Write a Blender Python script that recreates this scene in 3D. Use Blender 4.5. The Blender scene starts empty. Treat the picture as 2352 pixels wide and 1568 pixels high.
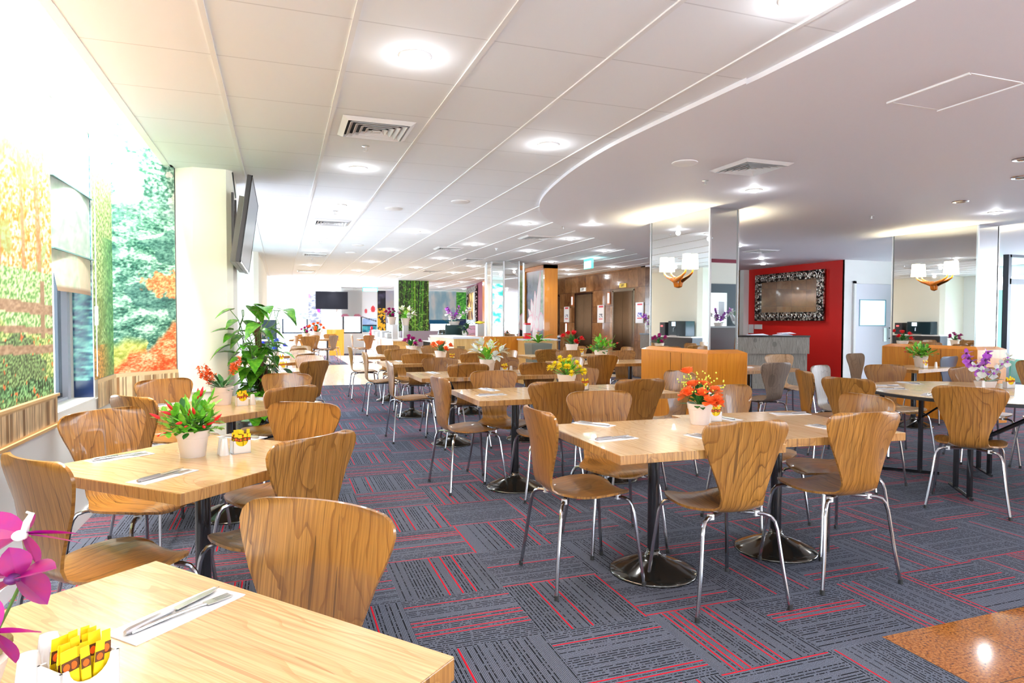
import bpy, bmesh, math, random
from mathutils import Vector, Matrix, noise
C = bpy.context
S = C.scene
COL = S.collection
PI = math.pi
random.seed(7)

# ---------------------------------------------------------------- camera
FPX = 1493.7; YAW = .3418; PITCH = .031; ROLL = .0025; CAMH = 1.294
cam_d = bpy.data.cameras.new('camera'); cam = bpy.data.objects.new('camera', cam_d); COL.objects.link(cam)
fw = Vector((math.sin(YAW)*math.cos(PITCH), math.cos(YAW)*math.cos(PITCH), -math.sin(PITCH)))
r0 = Vector((math.cos(YAW), -math.sin(YAW), 0)); u0 = r0.cross(fw)
rt = r0*math.cos(ROLL)+u0*math.sin(ROLL); up = u0*math.cos(ROLL)-r0*math.sin(ROLL)
cam.matrix_world = Matrix(((rt.x, up.x, -fw.x, 0), (rt.y, up.y, -fw.y, 0), (rt.z, up.z, -fw.z, CAMH), (0, 0, 0, 1)))
cam_d.sensor_width = 36; cam_d.lens = FPX*36/2352
cam_d.clip_start = .02; cam_d.clip_end = 200
S.camera = cam
# ---------------------------------------------------------------- world, exposure
S.view_settings.view_transform = 'Standard'; S.view_settings.look = 'None'
S.view_settings.gamma = 1; S.view_settings.use_curve_mapping = False
S.view_settings.exposure = 0.85
W = bpy.data.worlds.new('sky'); S.world = W; W.use_nodes = True
W.node_tree.nodes['Background'].inputs[0].default_value = (.78, .88, 1.0, 1)
W.node_tree.nodes['Background'].inputs[1].default_value = 9.0
try:
    S.cycles.use_denoising = True; S.cycles.use_adaptive_sampling = True; S.cycles.adaptive_threshold = .025
    S.cycles.max_bounces = 8; S.cycles.diffuse_bounces = 4; S.cycles.glossy_bounces = 5; S.cycles.transmission_bounces = 5
    S.cycles.sample_clamp_indirect = 6; S.cycles.caustics_reflective = False; S.cycles.caustics_refractive = False
except Exception: pass
CZ = 2.568   # tile ceiling
PZ = 2.540   # plaster ceiling
TZ = .735    # table tops

def lamp(name, kind, loc, power, color=(1, 1, 1), size=.05, rot=None, parent=None, **kw):
    d = bpy.data.lights.new(name, kind); d.energy = power; d.color = color
    if kind == 'POINT': d.shadow_soft_size = size
    if kind == 'SPOT':
        d.shadow_soft_size = size; d.spot_size = kw.get('angle', 2.4); d.spot_blend = .8
    if kind == 'AREA':
        d.size = size
        if 'size_y' in kw: d.shape = 'RECTANGLE'; d.size_y = kw['size_y']
    o = bpy.data.objects.new(name, d); o.location = loc
    if rot: o.rotation_euler = rot
    COL.objects.link(o)
    if parent: o.parent = parent
    return o
# ---------------------------------------------------------------- materials
def lin(c):
    return tuple((v/12.92 if v <= .04045 else ((v+.055)/1.055)**2.4) for v in c)
def rgb(r, g, b): return lin((r/255, g/255, b/255))
def mat(name, col, rough=.5, metal=0, **kw):
    m = bpy.data.materials.new(name); m.use_nodes = True
    b = m.node_tree.nodes['Principled BSDF']
    b.inputs['Base Color'].default_value = (*col, 1); b.inputs['Roughness'].default_value = rough
    b.inputs['Metallic'].default_value = metal
    if 'emit' in kw:
        b.inputs['Emission Color'].default_value = (*kw.get('ecol', col), 1); b.inputs['Emission Strength'].default_value = kw['emit']
    if 'trans' in kw: b.inputs['Transmission Weight'].default_value = kw['trans']
    if 'sub' in kw:
        b.inputs['Subsurface Weight'].default_value = kw['sub']; b.inputs['Subsurface Scale'].default_value = .01
    if 'spec' in kw: b.inputs['Specular IOR Level'].default_value = kw['spec']
    if 'coat' in kw: b.inputs['Coat Weight'].default_value = kw['coat']
    return m
class NT:
    def __init__(s, m):
        s.m = m; s.t = m.node_tree; s.b = s.t.nodes['Principled BSDF']
    def n(s, t, **kw):
        o = s.t.nodes.new(t)
        for k, v in kw.items(): setattr(o, k, v)
        return o
    def l(s, a, b): s.t.links.new(a, b)
    def math(s, op, a, b=None, c=None, clamp=False):
        o = s.n('ShaderNodeMath', operation=op); o.use_clamp = clamp
        for i, v in enumerate((a, b, c)):
            if v is None: continue
            if isinstance(v, (int, float)): o.inputs[i].default_value = v
            else: s.l(v, o.inputs[i])
        return o.outputs[0]
    def mix(s, f, a, b):
        o = s.n('ShaderNodeMix', data_type='RGBA')
        for sock, v in ((o.inputs[0], f), (o.inputs[6], a), (o.inputs[7], b)):
            if isinstance(v, (int, float)): sock.default_value = v
            elif isinstance(v, tuple): sock.default_value = (*v, 1)
            else: s.l(v, sock)
        return o.outputs[2]
    def noise(s, vec, scale, detail=3, rough=.5, dist=0, dim='3D'):
        o = s.n('ShaderNodeTexNoise', noise_dimensions=dim)
        o.inputs['Scale'].default_value = scale; o.inputs['Detail'].default_value = detail
        o.inputs['Roughness'].default_value = rough; o.inputs['Distortion'].default_value = dist
        if vec is not None: s.l(vec, o.inputs['Vector'])
        return o.outputs[0]
    def white(s, vec, dim='3D'):
        o = s.n('ShaderNodeTexWhiteNoise', noise_dimensions=dim); s.l(vec, o.inputs['Vector']); return o.outputs[0]
    def xyz(s, vec):
        o = s.n('ShaderNodeSeparateXYZ'); s.l(vec, o.inputs[0]); return o.outputs
    def comb(s, x, y, z):
        o = s.n('ShaderNodeCombineXYZ')
        for i, v in enumerate((x, y, z)):
            if isinstance(v, (int, float)): o.inputs[i].default_value = v
            else: s.l(v, o.inputs[i])
        return o.outputs[0]
    def ramp(s, f, stops):
        o = s.n('ShaderNodeValToRGB'); e = o.color_ramp.elements
        while len(e) < len(stops): e.new(.5)
        for i, (p, c) in enumerate(stops): e[i].position = p; e[i].color = (*c, 1)
        s.l(f, o.inputs[0]); return o.outputs[0]
    def bump(s, h, strength=.2, dist=.002):
        o = s.n('ShaderNodeBump'); o.inputs['Strength'].default_value = strength; o.inputs['Distance'].default_value = dist
        s.l(h, o.inputs['Height']); s.l(o.outputs[0], s.b.inputs['Normal'])

def wood(name, light, mid, dark, uv=True, scale=1, rough=.32, knots=True, axis='y'):
    m = mat(name, mid, rough, coat=0 if 'grey' in name else .25); N = NT(m)
    tc = N.n('ShaderNodeTexCoord'); oi = N.n('ShaderNodeObjectInfo')
    v = tc.outputs['UV'] if uv else tc.outputs['Object']
    x, y, z = N.xyz(v)
    if axis == 'x': x, y = y, x
    if axis == 'z': x, y, z = N.math('ADD', x, y), z, 0.0
    rnd = N.math('MULTIPLY', oi.outputs['Random'], 37.3)
    base = N.comb(N.math('ADD', N.math('MULTIPLY', x, 1.0*scale), rnd), N.math('MULTIPLY', y, .40*scale), rnd if uv else z)
    w = N.noise(base, 3.0, 2, .5, .3)
    w2 = N.noise(base, 12.0, 2, .5, .6)
    vo = N.n('ShaderNodeTexVoronoi', feature='SMOOTH_F1'); vo.inputs['Scale'].default_value = 1.0; vo.inputs['Smoothness'].default_value = .3
    N.l(N.comb(N.math('ADD', N.math('MULTIPLY', x, 3.4*scale), rnd), N.math('ADD', N.math('MULTIPLY', y, 1.9*scale), rnd), rnd), vo.inputs['Vector'])
    kn = N.math('POWER', N.math('SUBTRACT', 1, vo.outputs['Distance'], clamp=True), 3)
    ring = N.math('ADD', N.math('MULTIPLY', x, 24*scale), N.math('ADD', N.math('MULTIPLY', w, 7), N.math('ADD', N.math('MULTIPLY', w2, 1.6), N.math('MULTIPLY', kn, 9 if knots else 0))))
    saw = N.math('FRACT', ring)
    sh = N.math('POWER', saw, 3.0)
    fib = N.noise(N.comb(N.math('ADD', N.math('MULTIPLY', x, 230*scale), rnd), N.math('MULTIPLY', y, 4*scale), rnd), 1.0, 3, .6)
    fibc = N.math('MULTIPLY_ADD', fib, 3.0, -1.15, clamp=True)
    big = N.noise(base, 2.6, 2)
    a = N.mix(N.math('MULTIPLY', sh, .75), light, mid)
    b = N.mix(N.math('MULTIPLY', fibc, .80), a, dark)
    b = N.mix(N.math('MULTIPLY', N.math('GREATER_THAN', saw, .88), N.math('MULTIPLY_ADD', w2, 1.4, -.45, clamp=True)), b, dark)
    b = N.mix(N.math('MULTIPLY', N.math('GREATER_THAN', kn, .62), .55), b, dark)
    c = N.mix(N.math('MULTIPLY_ADD', big, 1.6, -.5, clamp=True), b, mid)
    crack = N.math('GREATER_THAN', N.noise(N.comb(N.math('ADD', N.math('MULTIPLY', x, 70*scale), N.math('ADD', rnd, N.math('MULTIPLY', w, 6))), N.math('MULTIPLY', y, 2.2*scale), rnd), 1.0, 1), .69)
    d = N.mix(N.math('MULTIPLY', crack, .6), c, dark)
    N.l(d, N.b.inputs['Base Color'])
    return m
WOODL = wood('oak_laminate', rgb(190, 134, 62), rgb(142, 90, 30), rgb(54, 30, 10), rough=.3)
WOODT = wood('table_laminate', rgb(234, 200, 150), rgb(218, 176, 120), rgb(168, 122, 76), uv=False, scale=.8, rough=.22, axis='y')
WOODE = wood('table_edge_laminate', rgb(208, 156, 88), rgb(170, 112, 52), rgb(96, 58, 22), uv=False, rough=.35, axis='z')
WOODG = wood('grey_lit_oak', rgb(160, 140, 122), rgb(134, 112, 94), rgb(84, 70, 60), rough=.45)  # mostly the same oak, its greyer tone under the light put into the colour
WOODP = wood('glare_lit_oak', rgb(232, 200, 160), rgb(212, 172, 128), rgb(150, 110, 72), rough=.3)  # same oak again with pale glare put into the base colour
CAB = wood('honey_veneer', rgb(232, 152, 44), rgb(224, 136, 28), rgb(200, 112, 20), uv=False, scale=.4, rough=.3, axis='z', knots=False)
CABP = wood('light_maple', rgb(240, 198, 128), rgb(232, 184, 110), rgb(214, 160, 88), uv=False, scale=.4, rough=.35, axis='z', knots=False)
GREYW = wood('grey_washed_wood', rgb(168, 160, 148), rgb(132, 124, 114), rgb(84, 78, 72), uv=False, scale=1.5, rough=.5, axis='z', knots=False)
CHROME = mat('chrome', (.46, .46, .48), .16, 1)
STEEL = mat('brushed_steel', (.62, .62, .62), .28, 1)
BLACK = mat('black_enamel', (.012, .012, .014), .22, coat=.4)
BASEM = mat('polished_black_base', (.10, .095, .085), .12, .85)
RUBBER = mat('black_rubber', (.02, .02, .02), .6)
WHITEP = mat('white_plastic', (.82, .82, .80), .35)
CHINA = mat('white_china', (.86, .85, .84), .2, coat=.4)
POTM = mat('cream_pot', rgb(232, 220, 212), .4)
PAPER = mat('white_paper', (.86, .86, .88), .8)
PLASTER = mat('painted_plaster', (.87, .86, .90), .6)
WALLM = mat('cream_wall_paint', rgb(250, 247, 232), .6)
WALLW = mat('white_wall_paint', rgb(244, 246, 242), .6)
REDM = mat('red_wall_paint', rgb(220, 30, 22), .55)
MIRROR = mat('silver_mirror', (.86, .88, .87), .015, 1)
GLASSM = mat('window_glass', (.9, .97, .97), .02, 0, trans=1.0)
DARKFR = mat('dark_window_frame', rgb(52, 58, 66), .4)
GREYFR = mat('pale_window_frame', rgb(190, 196, 210), .4)
ALU = mat('aluminium_trim', (.8, .82, .84), .25, 1)
SCREEN = mat('black_screen', (.012, .013, .018), .3, spec=.3)
DPLAS = mat('dark_plastic', (.03, .032, .036), .35)
LAMPM = mat('lit_lamp', (1, 1, 1), .5, emit=26, ecol=(1, .99, .96))
SHADE = mat('lit_lamp_shade', (1, .95, .85), .6, emit=5.5, ecol=(1, .86, .55))
TUBE = mat('lit_tube', (1, 1, 1), .5, emit=9, ecol=(1, 1, 1))
def plantm(name, a, b, rough=.4):
    m = mat(name, a, rough); N = NT(m); tc = N.n('ShaderNodeTexCoord')
    N.l(N.mix(N.math('MULTIPLY_ADD', N.noise(tc.outputs['Object'], 40, 2), 2.2, -.6, clamp=True), a, b), N.b.inputs['Base Color'])
    N.b.inputs['Subsurface Weight'].default_value = .15; N.b.inputs['Subsurface Scale'].default_value = .01
    return m
LEAF = plantm('bright_leaf', rgb(70, 170, 34), rgb(150, 215, 70))
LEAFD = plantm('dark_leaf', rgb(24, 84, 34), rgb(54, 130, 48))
LEAFP = plantm('pothos_leaf', rgb(44, 132, 26), rgb(120, 186, 52), .25)
STEM = mat('green_stem', rgb(90, 130, 50), .6)
REDF = mat('red_petal', rgb(222, 22, 36), .3)
ORANGEF = plantm('orange_petal', rgb(255, 136, 66), rgb(252, 96, 40), .5)
YELLOWF = plantm('yellow_petal', rgb(255, 236, 60), rgb(255, 222, 30), .5)
WHITEF = plantm('white_petal', (.9, .9, .88), (.8, .85, .75), .5)
PINKF = plantm('magenta_petal', rgb(178, 0, 104), rgb(150, 0, 124), .45)
PURPF = plantm('purple_petal', rgb(176, 60, 205), rgb(214, 120, 230), .4)
DPURP = mat('dark_purple', rgb(90, 14, 90), .5)
SOIL = plantm('moss_soil', rgb(120, 92, 40), rgb(190, 170, 120), .9)
BARK = plantm('moss_pole', rgb(60, 40, 24), rgb(100, 74, 46), .9)
YELP = mat('yellow_sachet_paper', rgb(250, 214, 16), .5)

# ---------------------------------------------------------------- mesh helpers
class MB:
    def __init__(s): s.v = []; s.f = []; s.uv = None
    def add(s, vs, fs, M=None):
        k = len(s.v)
        for p in vs:
            p = Vector(p)
            s.v.append(M @ p if M is not None else p)
        s.f += [tuple(k+i for i in f) for f in fs]
        return s
    def box(s, x0, x1, y0, y1, z0, z1, M=None):
        return s.add([(x0, y0, z0), (x1, y0, z0), (x1, y1, z0), (x0, y1, z0), (x0, y0, z1), (x1, y0, z1), (x1, y1, z1), (x0, y1, z1)],
                     [(0, 3, 2, 1), (4, 5, 6, 7), (0, 1, 5, 4), (1, 2, 6, 5), (2, 3, 7, 6), (3, 0, 4, 7)], M)
    def prism(s, pts, z0, z1, M=None):
        n = len(pts); vs = [(x, y, z0) for x, y in pts]+[(x, y, z1) for x, y in pts]
        return s.add(vs, [tuple(range(n))[::-1], tuple(range(n, 2*n))]+[(i, (i+1) % n, n+(i+1) % n, n+i) for i in range(n)], M)
    def lathe(s, prof, n=20, M=None, cap=True, sx=1, sy=1):
        k = len(prof); vs = []
        for r, z in prof:
            for i in range(n):
                a = 2*PI*i/n; vs.append((r*math.cos(a)*sx, r*math.sin(a)*sy, z))
        fs = [(j*n+i, j*n+(i+1) % n, (j+1)*n+(i+1) % n, (j+1)*n+i) for j in range(k-1) for i in range(n)]
        if cap: fs += [tuple(range(n))[::-1], tuple(range((k-1)*n, k*n))]
        return s.add(vs, fs, M)
    def tube(s, pts, r, n=8, M=None, cap=True):
        pts = [Vector(p) for p in pts]; rs = r if isinstance(r, (list, tuple)) else [r]*len(pts)
        vs = []; pn = None
        for i, p in enumerate(pts):
            t = (pts[min(i+1, len(pts)-1)]-pts[max(i-1, 0)])
            if t.length < 1e-9: t = Vector((0, 0, 1))
            t.normalize()
            if pn is None: a = t.orthogonal().normalized()
            else:
                a = pn-t*pn.dot(t)
                a = a.normalized() if a.length > 1e-6 else t.orthogonal().normalized()
            pn = a; b = t.cross(a)
            for j in range(n):
                q = 2*PI*j/n; vs.append(p+(a*math.cos(q)+b*math.sin(q))*rs[i])
        k = len(pts)
        fs = [(j*n+i, j*n+(i+1) % n, (j+1)*n+(i+1) % n, (j+1)*n+i) for j in range(k-1) for i in range(n)]
        if cap: fs += [tuple(range(n))[::-1], tuple(range((k-1)*n, k*n))]
        return s.add(vs, fs, M)
    def ball(s, c, r, n=8, sx=1, sy=1, sz=1):
        prof = [(r*math.sin(PI*j/(n))+1e-5, -r*math.cos(PI*j/(n))) for j in range(n+1)]
        M = Matrix.Translation(c) @ Matrix.Diagonal((sx, sy, sz, 1))
        return s.lathe(prof, n+2, M, cap=False)
    def leaf(s, base, d, L, w, droop=.3, fold=.15, n=5, side=None):
        base = Vector(base); d = Vector(d).normalized(); U = Vector((0, 0, 1))
        sd = d.cross(U)
        if sd.length < .05: sd = Vector((1, 0, 0))
        sd.normalize()
        if side is not None: sd = (sd+Vector(side)*.6).normalized()
        nn = sd.cross(d).normalized(); vs = []; p = base.copy(); st = L/n; dd = d.copy()
        for i in range(n+1):
            t = i/n; ww = w*.5*math.sin(PI*min(1, t*.92+.06))**.8 if i < n else 0.0005
            vs += [p-sd*ww+nn*fold*ww, p.copy(), p+sd*ww+nn*fold*ww]
            dd = (dd-U*droop/n).normalized(); p = p+dd*st
        fs = []
        for i in range(n):
            a = i*3; fs += [(a, a+1, a+4, a+3), (a+1, a+2, a+5, a+4)]
        return s.add(vs, fs)
    def obj(s, name, m, parent=None, smooth=False, bevel=0, loc=None):
        me = bpy.data.meshes.new(name); me.from_pydata([tuple(p) for p in s.v], [], s.f); me.update()
        if m: me.materials.append(m)
        if smooth:
            me.polygons.foreach_set('use_smooth', [True]*len(me.polygons))
            if smooth != 'all':
                bm = bmesh.new(); bm.from_mesh(me)
                for e in bm.edges:
                    if len(e.link_faces) == 2 and e.calc_face_angle(0) > .7: e.smooth = False
                bm.to_mesh(me); bm.free()
        o = bpy.data.objects.new(name, me); COL.objects.link(o)
        if parent: o.parent = parent
        if loc: o.location = loc
        if bevel:
            b = o.modifiers.new('bevel', 'BEVEL'); b.width = bevel; b.segments = 2; b.limit_method = 'ANGLE'
        return o
def thing(name, label, cat, loc=(0, 0, 0), rz=0, group=None):
    o = bpy.data.objects.new(name, None); COL.objects.link(o); o.empty_display_size = .1
    o.location = loc; o.rotation_euler = (0, 0, rz); o['label'] = label; o['category'] = cat
    if group: o['group'] = group
    return o
def tag(o, label, cat, group=None, kind=None):
    o['label'] = label; o['category'] = cat
    if group: o['group'] = group
    if kind: o['kind'] = kind
    return o
def struct(name, mb, m, **kw):
    o = mb.obj(name, m, **kw) if isinstance(mb, MB) else mb
    o['kind'] = 'structure'; return o
def B(*a): return MB().box(*a)
KIDS = {}
def kids(o): return [c for c in bpy.data.objects if c.parent == o]
def remember(o):
    KIDS[o.name] = [(c, [g for g in kids(c)]) for c in kids(o)]
def dup(root, loc, rz, label, group=None, mats=None):
    r = root.copy(); COL.objects.link(r); r.location = loc; r.rotation_euler = (0, 0, rz); r['label'] = label
    if group: r['group'] = group
    for ch, gs in KIDS[root.name]:
        c = ch.copy(); COL.objects.link(c); c.parent = r
        for g in gs:
            d = g.copy(); COL.objects.link(d); d.parent = c
    return r
def FM(o, x, y, z):   # local frame: origin, axis vectors
    M = Matrix.Identity(4)
    for i, v in enumerate((x, y, z)):
        v = Vector(v)
        for j in range(3): M[j][i] = v[j]
    for j in range(3): M[j][3] = o[j]
    return M
def fbm(x, y, s, o=3, seed=0):
    v = 0; a = 1; t = 0
    for i in range(o):
        v += a*noise.noise(Vector((x*s, y*s, seed*7.1+i*3.3))); t += a; a *= .55; s *= 2.1
    return v/t*1.6
def lerp(a, b, t):
    t = max(0, min(1, t)); return tuple(a[i]+(b[i]-a[i])*t for i in range(3))
_pm = {}
def printm(rough=.5, transl=0, key='print'):
    k = (rough, transl)
    if k in _pm: return _pm[k]
    m = mat('printed_film', (1, 1, 1), rough); N = NT(m)
    a = N.n('ShaderNodeAttribute', attribute_name='print'); N.l(a.outputs[0], N.b.inputs['Base Color'])
    if transl:
        t = N.n('ShaderNodeBsdfTranslucent'); N.l(a.outputs[0], t.inputs[0])
        mx = N.n('ShaderNodeMixShader'); mx.inputs[0].default_value = transl
        out = [n for n in N.t.nodes if n.type == 'OUTPUT_MATERIAL'][0]
        N.l(N.b.outputs[0], mx.inputs[1]); N.l(t.outputs[0], mx.inputs[2]); N.l(mx.outputs[0], out.inputs[0])
    _pm[k] = m; return m
def panel(name, P, U, V, res, fn, parent=None, transl=0, bend=None, rough=.5):
    """printed flat panel; P corner, U and V edge vectors; fn(u metres, v metres)->srgb"""
    P, U, V = Vector(P), Vector(U), Vector(V); lu, lv = U.length, V.length
    nx, ny = max(2, int(lu/res)), max(2, int(lv/res)); vs = []; cols = []
    for j in range(ny+1):
        for i in range(nx+1):
            p = P+U*(i/nx)+V*(j/ny)
            if bend: p += bend(i/nx, j/ny)
            vs.append(p); c = lin(tuple(max(0, min(1, q)) for q in fn(lu*i/nx, lv*j/ny)))
            cols += [c[0], c[1], c[2], 1]
    mb = MB(); mb.v = vs; mb.f = [(j*(nx+1)+i, j*(nx+1)+i+1, (j+1)*(nx+1)+i+1, (j+1)*(nx+1)+i) for j in range(ny) for i in range(nx)]
    o = mb.obj(name, printm(rough, transl), parent)
    a = o.data.color_attributes.new('print', 'FLOAT_COLOR', 'POINT'); a.data.foreach_set('color', cols)
    return o
def text(body, size, parent, loc, rot, m):
    fc = bpy.data.curves.new('lettering', 'FONT'); fc.body = body; fc.size = size; fc.extrude = .001; fc.align_x = 'CENTER'; fc.align_y = 'CENTER'; fc.resolution_u = 2
    tmp = bpy.data.objects.new('tmp_text', fc); COL.objects.link(tmp); C.view_layer.update()
    me = bpy.data.meshes.new_from_object(tmp.evaluated_get(C.evaluated_depsgraph_get())); bpy.data.objects.remove(tmp)
    me.materials.clear(); me.materials.append(m); o = bpy.data.objects.new('lettering', me); COL.objects.link(o); o.parent = parent; o.location = loc; o.rotation_euler = rot; return o
# ================================================================= SETTING
GX, GY = 1.0127, 2.4581
def carpet():
    m = mat('carpet_tiles', (.1, .1, .11), .95, spec=.15); N = NT(m)
    tc = N.n('ShaderNodeTexCoord'); x, y, z = N.xyz(tc.outputs['Object'])
    gx = N.math('DIVIDE', N.math('SUBTRACT', x, GX), .5); gy = N.math('DIVIDE', N.math('SUBTRACT', y, GY), .5)
    ix, iy = N.math('FLOOR', gx), N.math('FLOOR', gy)
    lx, ly = N.math('FRACT', gx), N.math('FRACT', gy)
    par = N.math('MODULO', N.math('ADD', N.math('ADD', ix, iy), 200), 2)   # 0: lines run along y
    par = N.math('GREATER_THAN', par, .5)
    def sel(a, b): return N.math('ADD', N.math('MULTIPLY', a, N.math('SUBTRACT', 1, par)), N.math('MULTIPLY', b, par))
    p, q = sel(lx, ly), sel(ly, lx)
    NL = 31
    pc = N.math('MULTIPLY', p, NL); ci = N.math('FLOOR', pc); cf = N.math('FRACT', pc)
    def line(seed, thr, a, b):
        r = N.white(N.comb(ci, N.math('ADD', ix, seed), N.math('ADD', iy, seed*1.7)))
        k = N.math('GREATER_THAN', r, thr)
        return N.math('MULTIPLY', k, N.math('MULTIPLY', N.math('GREATER_THAN', cf, a), N.math('LESS_THAN', cf, b)))
    red = N.math('MULTIPLY', line(3.0, .76, .28, .74), N.math('LESS_THAN', N.math('MODULO', ci, 2), .5)); blk = line(11.0, .26, .30, .64)
    fine = N.math('MULTIPLY', N.math('SINE', N.math('MULTIPLY', p, 2*PI*78)), .5)
    dash = N.math('GREATER_THAN', N.math('ADD', N.white(N.comb(ci, N.math('FLOOR', N.math('MULTIPLY', q, 80)), N.math('ADD', ix, N.math('MULTIPLY', iy, 13)))), 0), .25)
    sp = N.noise(tc.outputs['Object'], 420, 2, .7)
    spk = N.math('MULTIPLY_ADD', sp, 2.6, -.8, clamp=True)
    spk = N.math('MULTIPLY', spk, N.math('MULTIPLY_ADD', fine, 1.0, .70))
    base = N.mix(spk, rgb(18, 21, 28), rgb(160, 168, 190))
    tone = N.white(N.comb(ix, iy, 2.0))
    base = N.mix(N.math('MULTIPLY', tone, .25), base, rgb(70, 70, 82))
    c = N.mix(N.math('MULTIPLY', N.math('MULTIPLY', blk, dash), .93), base, rgb(12, 13, 18))
    c = N.mix(red, c, rgb(206, 20, 42))
    N.l(c, N.b.inputs['Base Color'])
    N.bump(N.math('ADD', sp, N.math('MULTIPLY', fine, .8)), .5, .003)
    return m
CARPET = carpet()
def granite():
    m = mat('polished_granite', rgb(150, 90, 40), .12, coat=.3); N = NT(m)
    tc = N.n('ShaderNodeTexCoord'); x, y, z = N.xyz(tc.outputs['Object'])
    a = N.ramp(N.noise(tc.outputs['Object'], 90, 4, .7), [(.30, rgb(46, 28, 16)), (.46, rgb(150, 86, 34)), (.60, rgb(196, 128, 62)), (.78, rgb(96, 54, 26))])
    jx = N.math('LESS_THAN', N.math('FRACT', N.math('DIVIDE', N.math('SUBTRACT', x, 2.32), .4)), .008)
    jy = N.math('LESS_THAN', N.math('FRACT', N.math('DIVIDE', N.math('SUBTRACT', y, 1.975), .4)), .008)
    N.l(N.mix(N.math('MAXIMUM', jx, jy), a, rgb(40, 26, 18)), N.b.inputs['Base Color'])
    N.b.inputs['Roughness'].default_value = .1
    return m
LAM = wood('blond_laminate_floor', rgb(250, 228, 196), rgb(244, 216, 180), rgb(214, 178, 136), uv=False, scale=.5, rough=.35)
struct('floor', B(-1.7, 2.32, -6, 13.5, -.06, 0).box(2.32, 15, 1.975, 13.5, -.06, 0).box(7.7, 15, 13.5, 27, -.06, 0), CARPET)
struct('floor', B(2.32, 15, -6, 1.975, -.06, 0), granite())
struct('floor', B(-1.7, 7.7, 13.5, 19.75, -.06, 0).box(1.9, 7.7, 19.75, 25, -.06, 0), LAM)
struct('floor', B(-1.7, 1.9, 19.75, 27, -.06, 0).box(1.9, 7.7, 25, 27, -.06, 0), CARPET)

# tile ceiling with fine joints across and raised bars along the room
def tilem():
    m = mat('ceiling_tile', (.9, .92, .95), .85); N = NT(m)
    tc = N.n('ShaderNodeTexCoord'); x, y, z = N.xyz(tc.outputs['Object'])
    fy = N.math('FRACT', N.math('DIVIDE', N.math('SUBTRACT', y, 2.8554-12), .6))
    j = N.math('LESS_THAN', N.math('MINIMUM', fy, N.math('SUBTRACT', 1, fy)), .007)
    sp = N.math('MULTIPLY_ADD', N.noise(tc.outputs['Object'], 260, 3, .8), .12, .94)
    c = N.mix(N.math('MULTIPLY', j, .45), (.90, .92, .95), (.5, .5, .53))
    N.l(c, N.b.inputs['Base Color']); N.bump(sp, .25, .004)
    return m
TILE = tilem()
struct('ceiling', B(-.85, 12, -6, 27, CZ, CZ+.08), TILE)
bars = MB()
x = .3084-.6*2
while x < 8:
    if x > -.8: bars.box(x-.012, x+.012, -6, 27, CZ-.008, CZ+.001)
    x += .6
struct('trim_1', bars, mat('ceiling_bar', (.86, .86, .86), .5))
# lower plaster ceiling with its curved edge
cur = [(2.33, -6), (2.33, 1.9), (2.295, 2.9), (2.25, 3.65), (2.235, 4.2), (2.27, 4.8), (2.345, 5.35), (2.46, 5.95), (2.62, 6.5), (2.85, 7.0), (3.12, 7.43), (3.4, 7.75), (3.7, 8.05), (4.96, 9.3), (7.85, 12.2)]
fine = []
for i in range(len(cur)-1):
    p0 = cur[max(i-1, 0)]; p1 = cur[i]; p2 = cur[i+1]; p3 = cur[min(i+2, len(cur)-1)]
    for k in range(6):
        t = k/6
        f = lambda a, b, c, d: .5*((2*b)+(-a+c)*t+(2*a-5*b+4*c-d)*t*t+(-a+3*b-3*c+d)*t**3)
        fine.append((f(p0[0], p1[0], p2[0], p3[0]), f(p0[1], p1[1], p2[1], p3[1])) if 1 <= i <= 12 else (p1[0]+(p2[0]-p1[0])*t, p1[1]+(p2[1]-p1[1])*t))
fine.append(cur[-1])
struct('ceiling', MB().prism(fine+[(7.85, 13.2), (15, 13.2), (15, -6)], PZ, CZ+.02), PLASTER)
# raised cove along the window wall
struct('ceiling', B(-1.7, -.80, -6, 6.17, 3.12, 3.2), WALLW)
struct('trim_2', B(-.90, -.85, -6, 6.03, CZ-.004, 3.12), WALLW)
struct('ceiling', B(-1.7, -.83, 6.0, 27, CZ, CZ+.08), WALLW)
struct('wall_cove', B(-1.7, -.80, 6.11, 6.17, CZ, 3.12), WALLW)

# ---- left wall: low white wall, window recess, printed film
SL = .755; BT = .885
low = MB().box(-1.5, -1.2, -6, 6.1, 0, SL)
struct('wall_left', low, WALLW)
struct('wall_left', MB().box(-1.45, -1.205, .6, 4.30, SL, 3.12).box(-1.45, -1.205, -6, .6, 1.45, 3.12).box(-1.45, -1.205, -6, -5.6, SL, 3.12).box(-1.45, -1.205, -2.7, -2.4, SL, 3.12), WALLW)  # openings behind the camera shaped to let extra daylight up to the ceiling
struct('wall_left', B(-1.45, -1.205, 5.15, 6.1, SL, 3.12), WALLW)
struct('wall_left', B(-1.45, -1.205, 4.30, 5.15, 2.55, 3.12), WALLW)
struct('wall_left', B(-1.70, -1.2, 6.1, 7.0, 0, CZ).box(-1.7, -1.2, 12.0, 13.0, 0, CZ).box(-1.7, -1.2, 7, 12, 0, .15).box(-1.7, -1.2, 7, 12, 2.45, CZ), WALLW)
struct('trim_3', B(-1.20, -1.175, -6, 4.30, BT-.015, BT).box(-1.2, -1.175, -6, 4.3, SL-.055, SL-.04), mat('sill_bead', rgb(196, 158, 108), .5))
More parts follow.
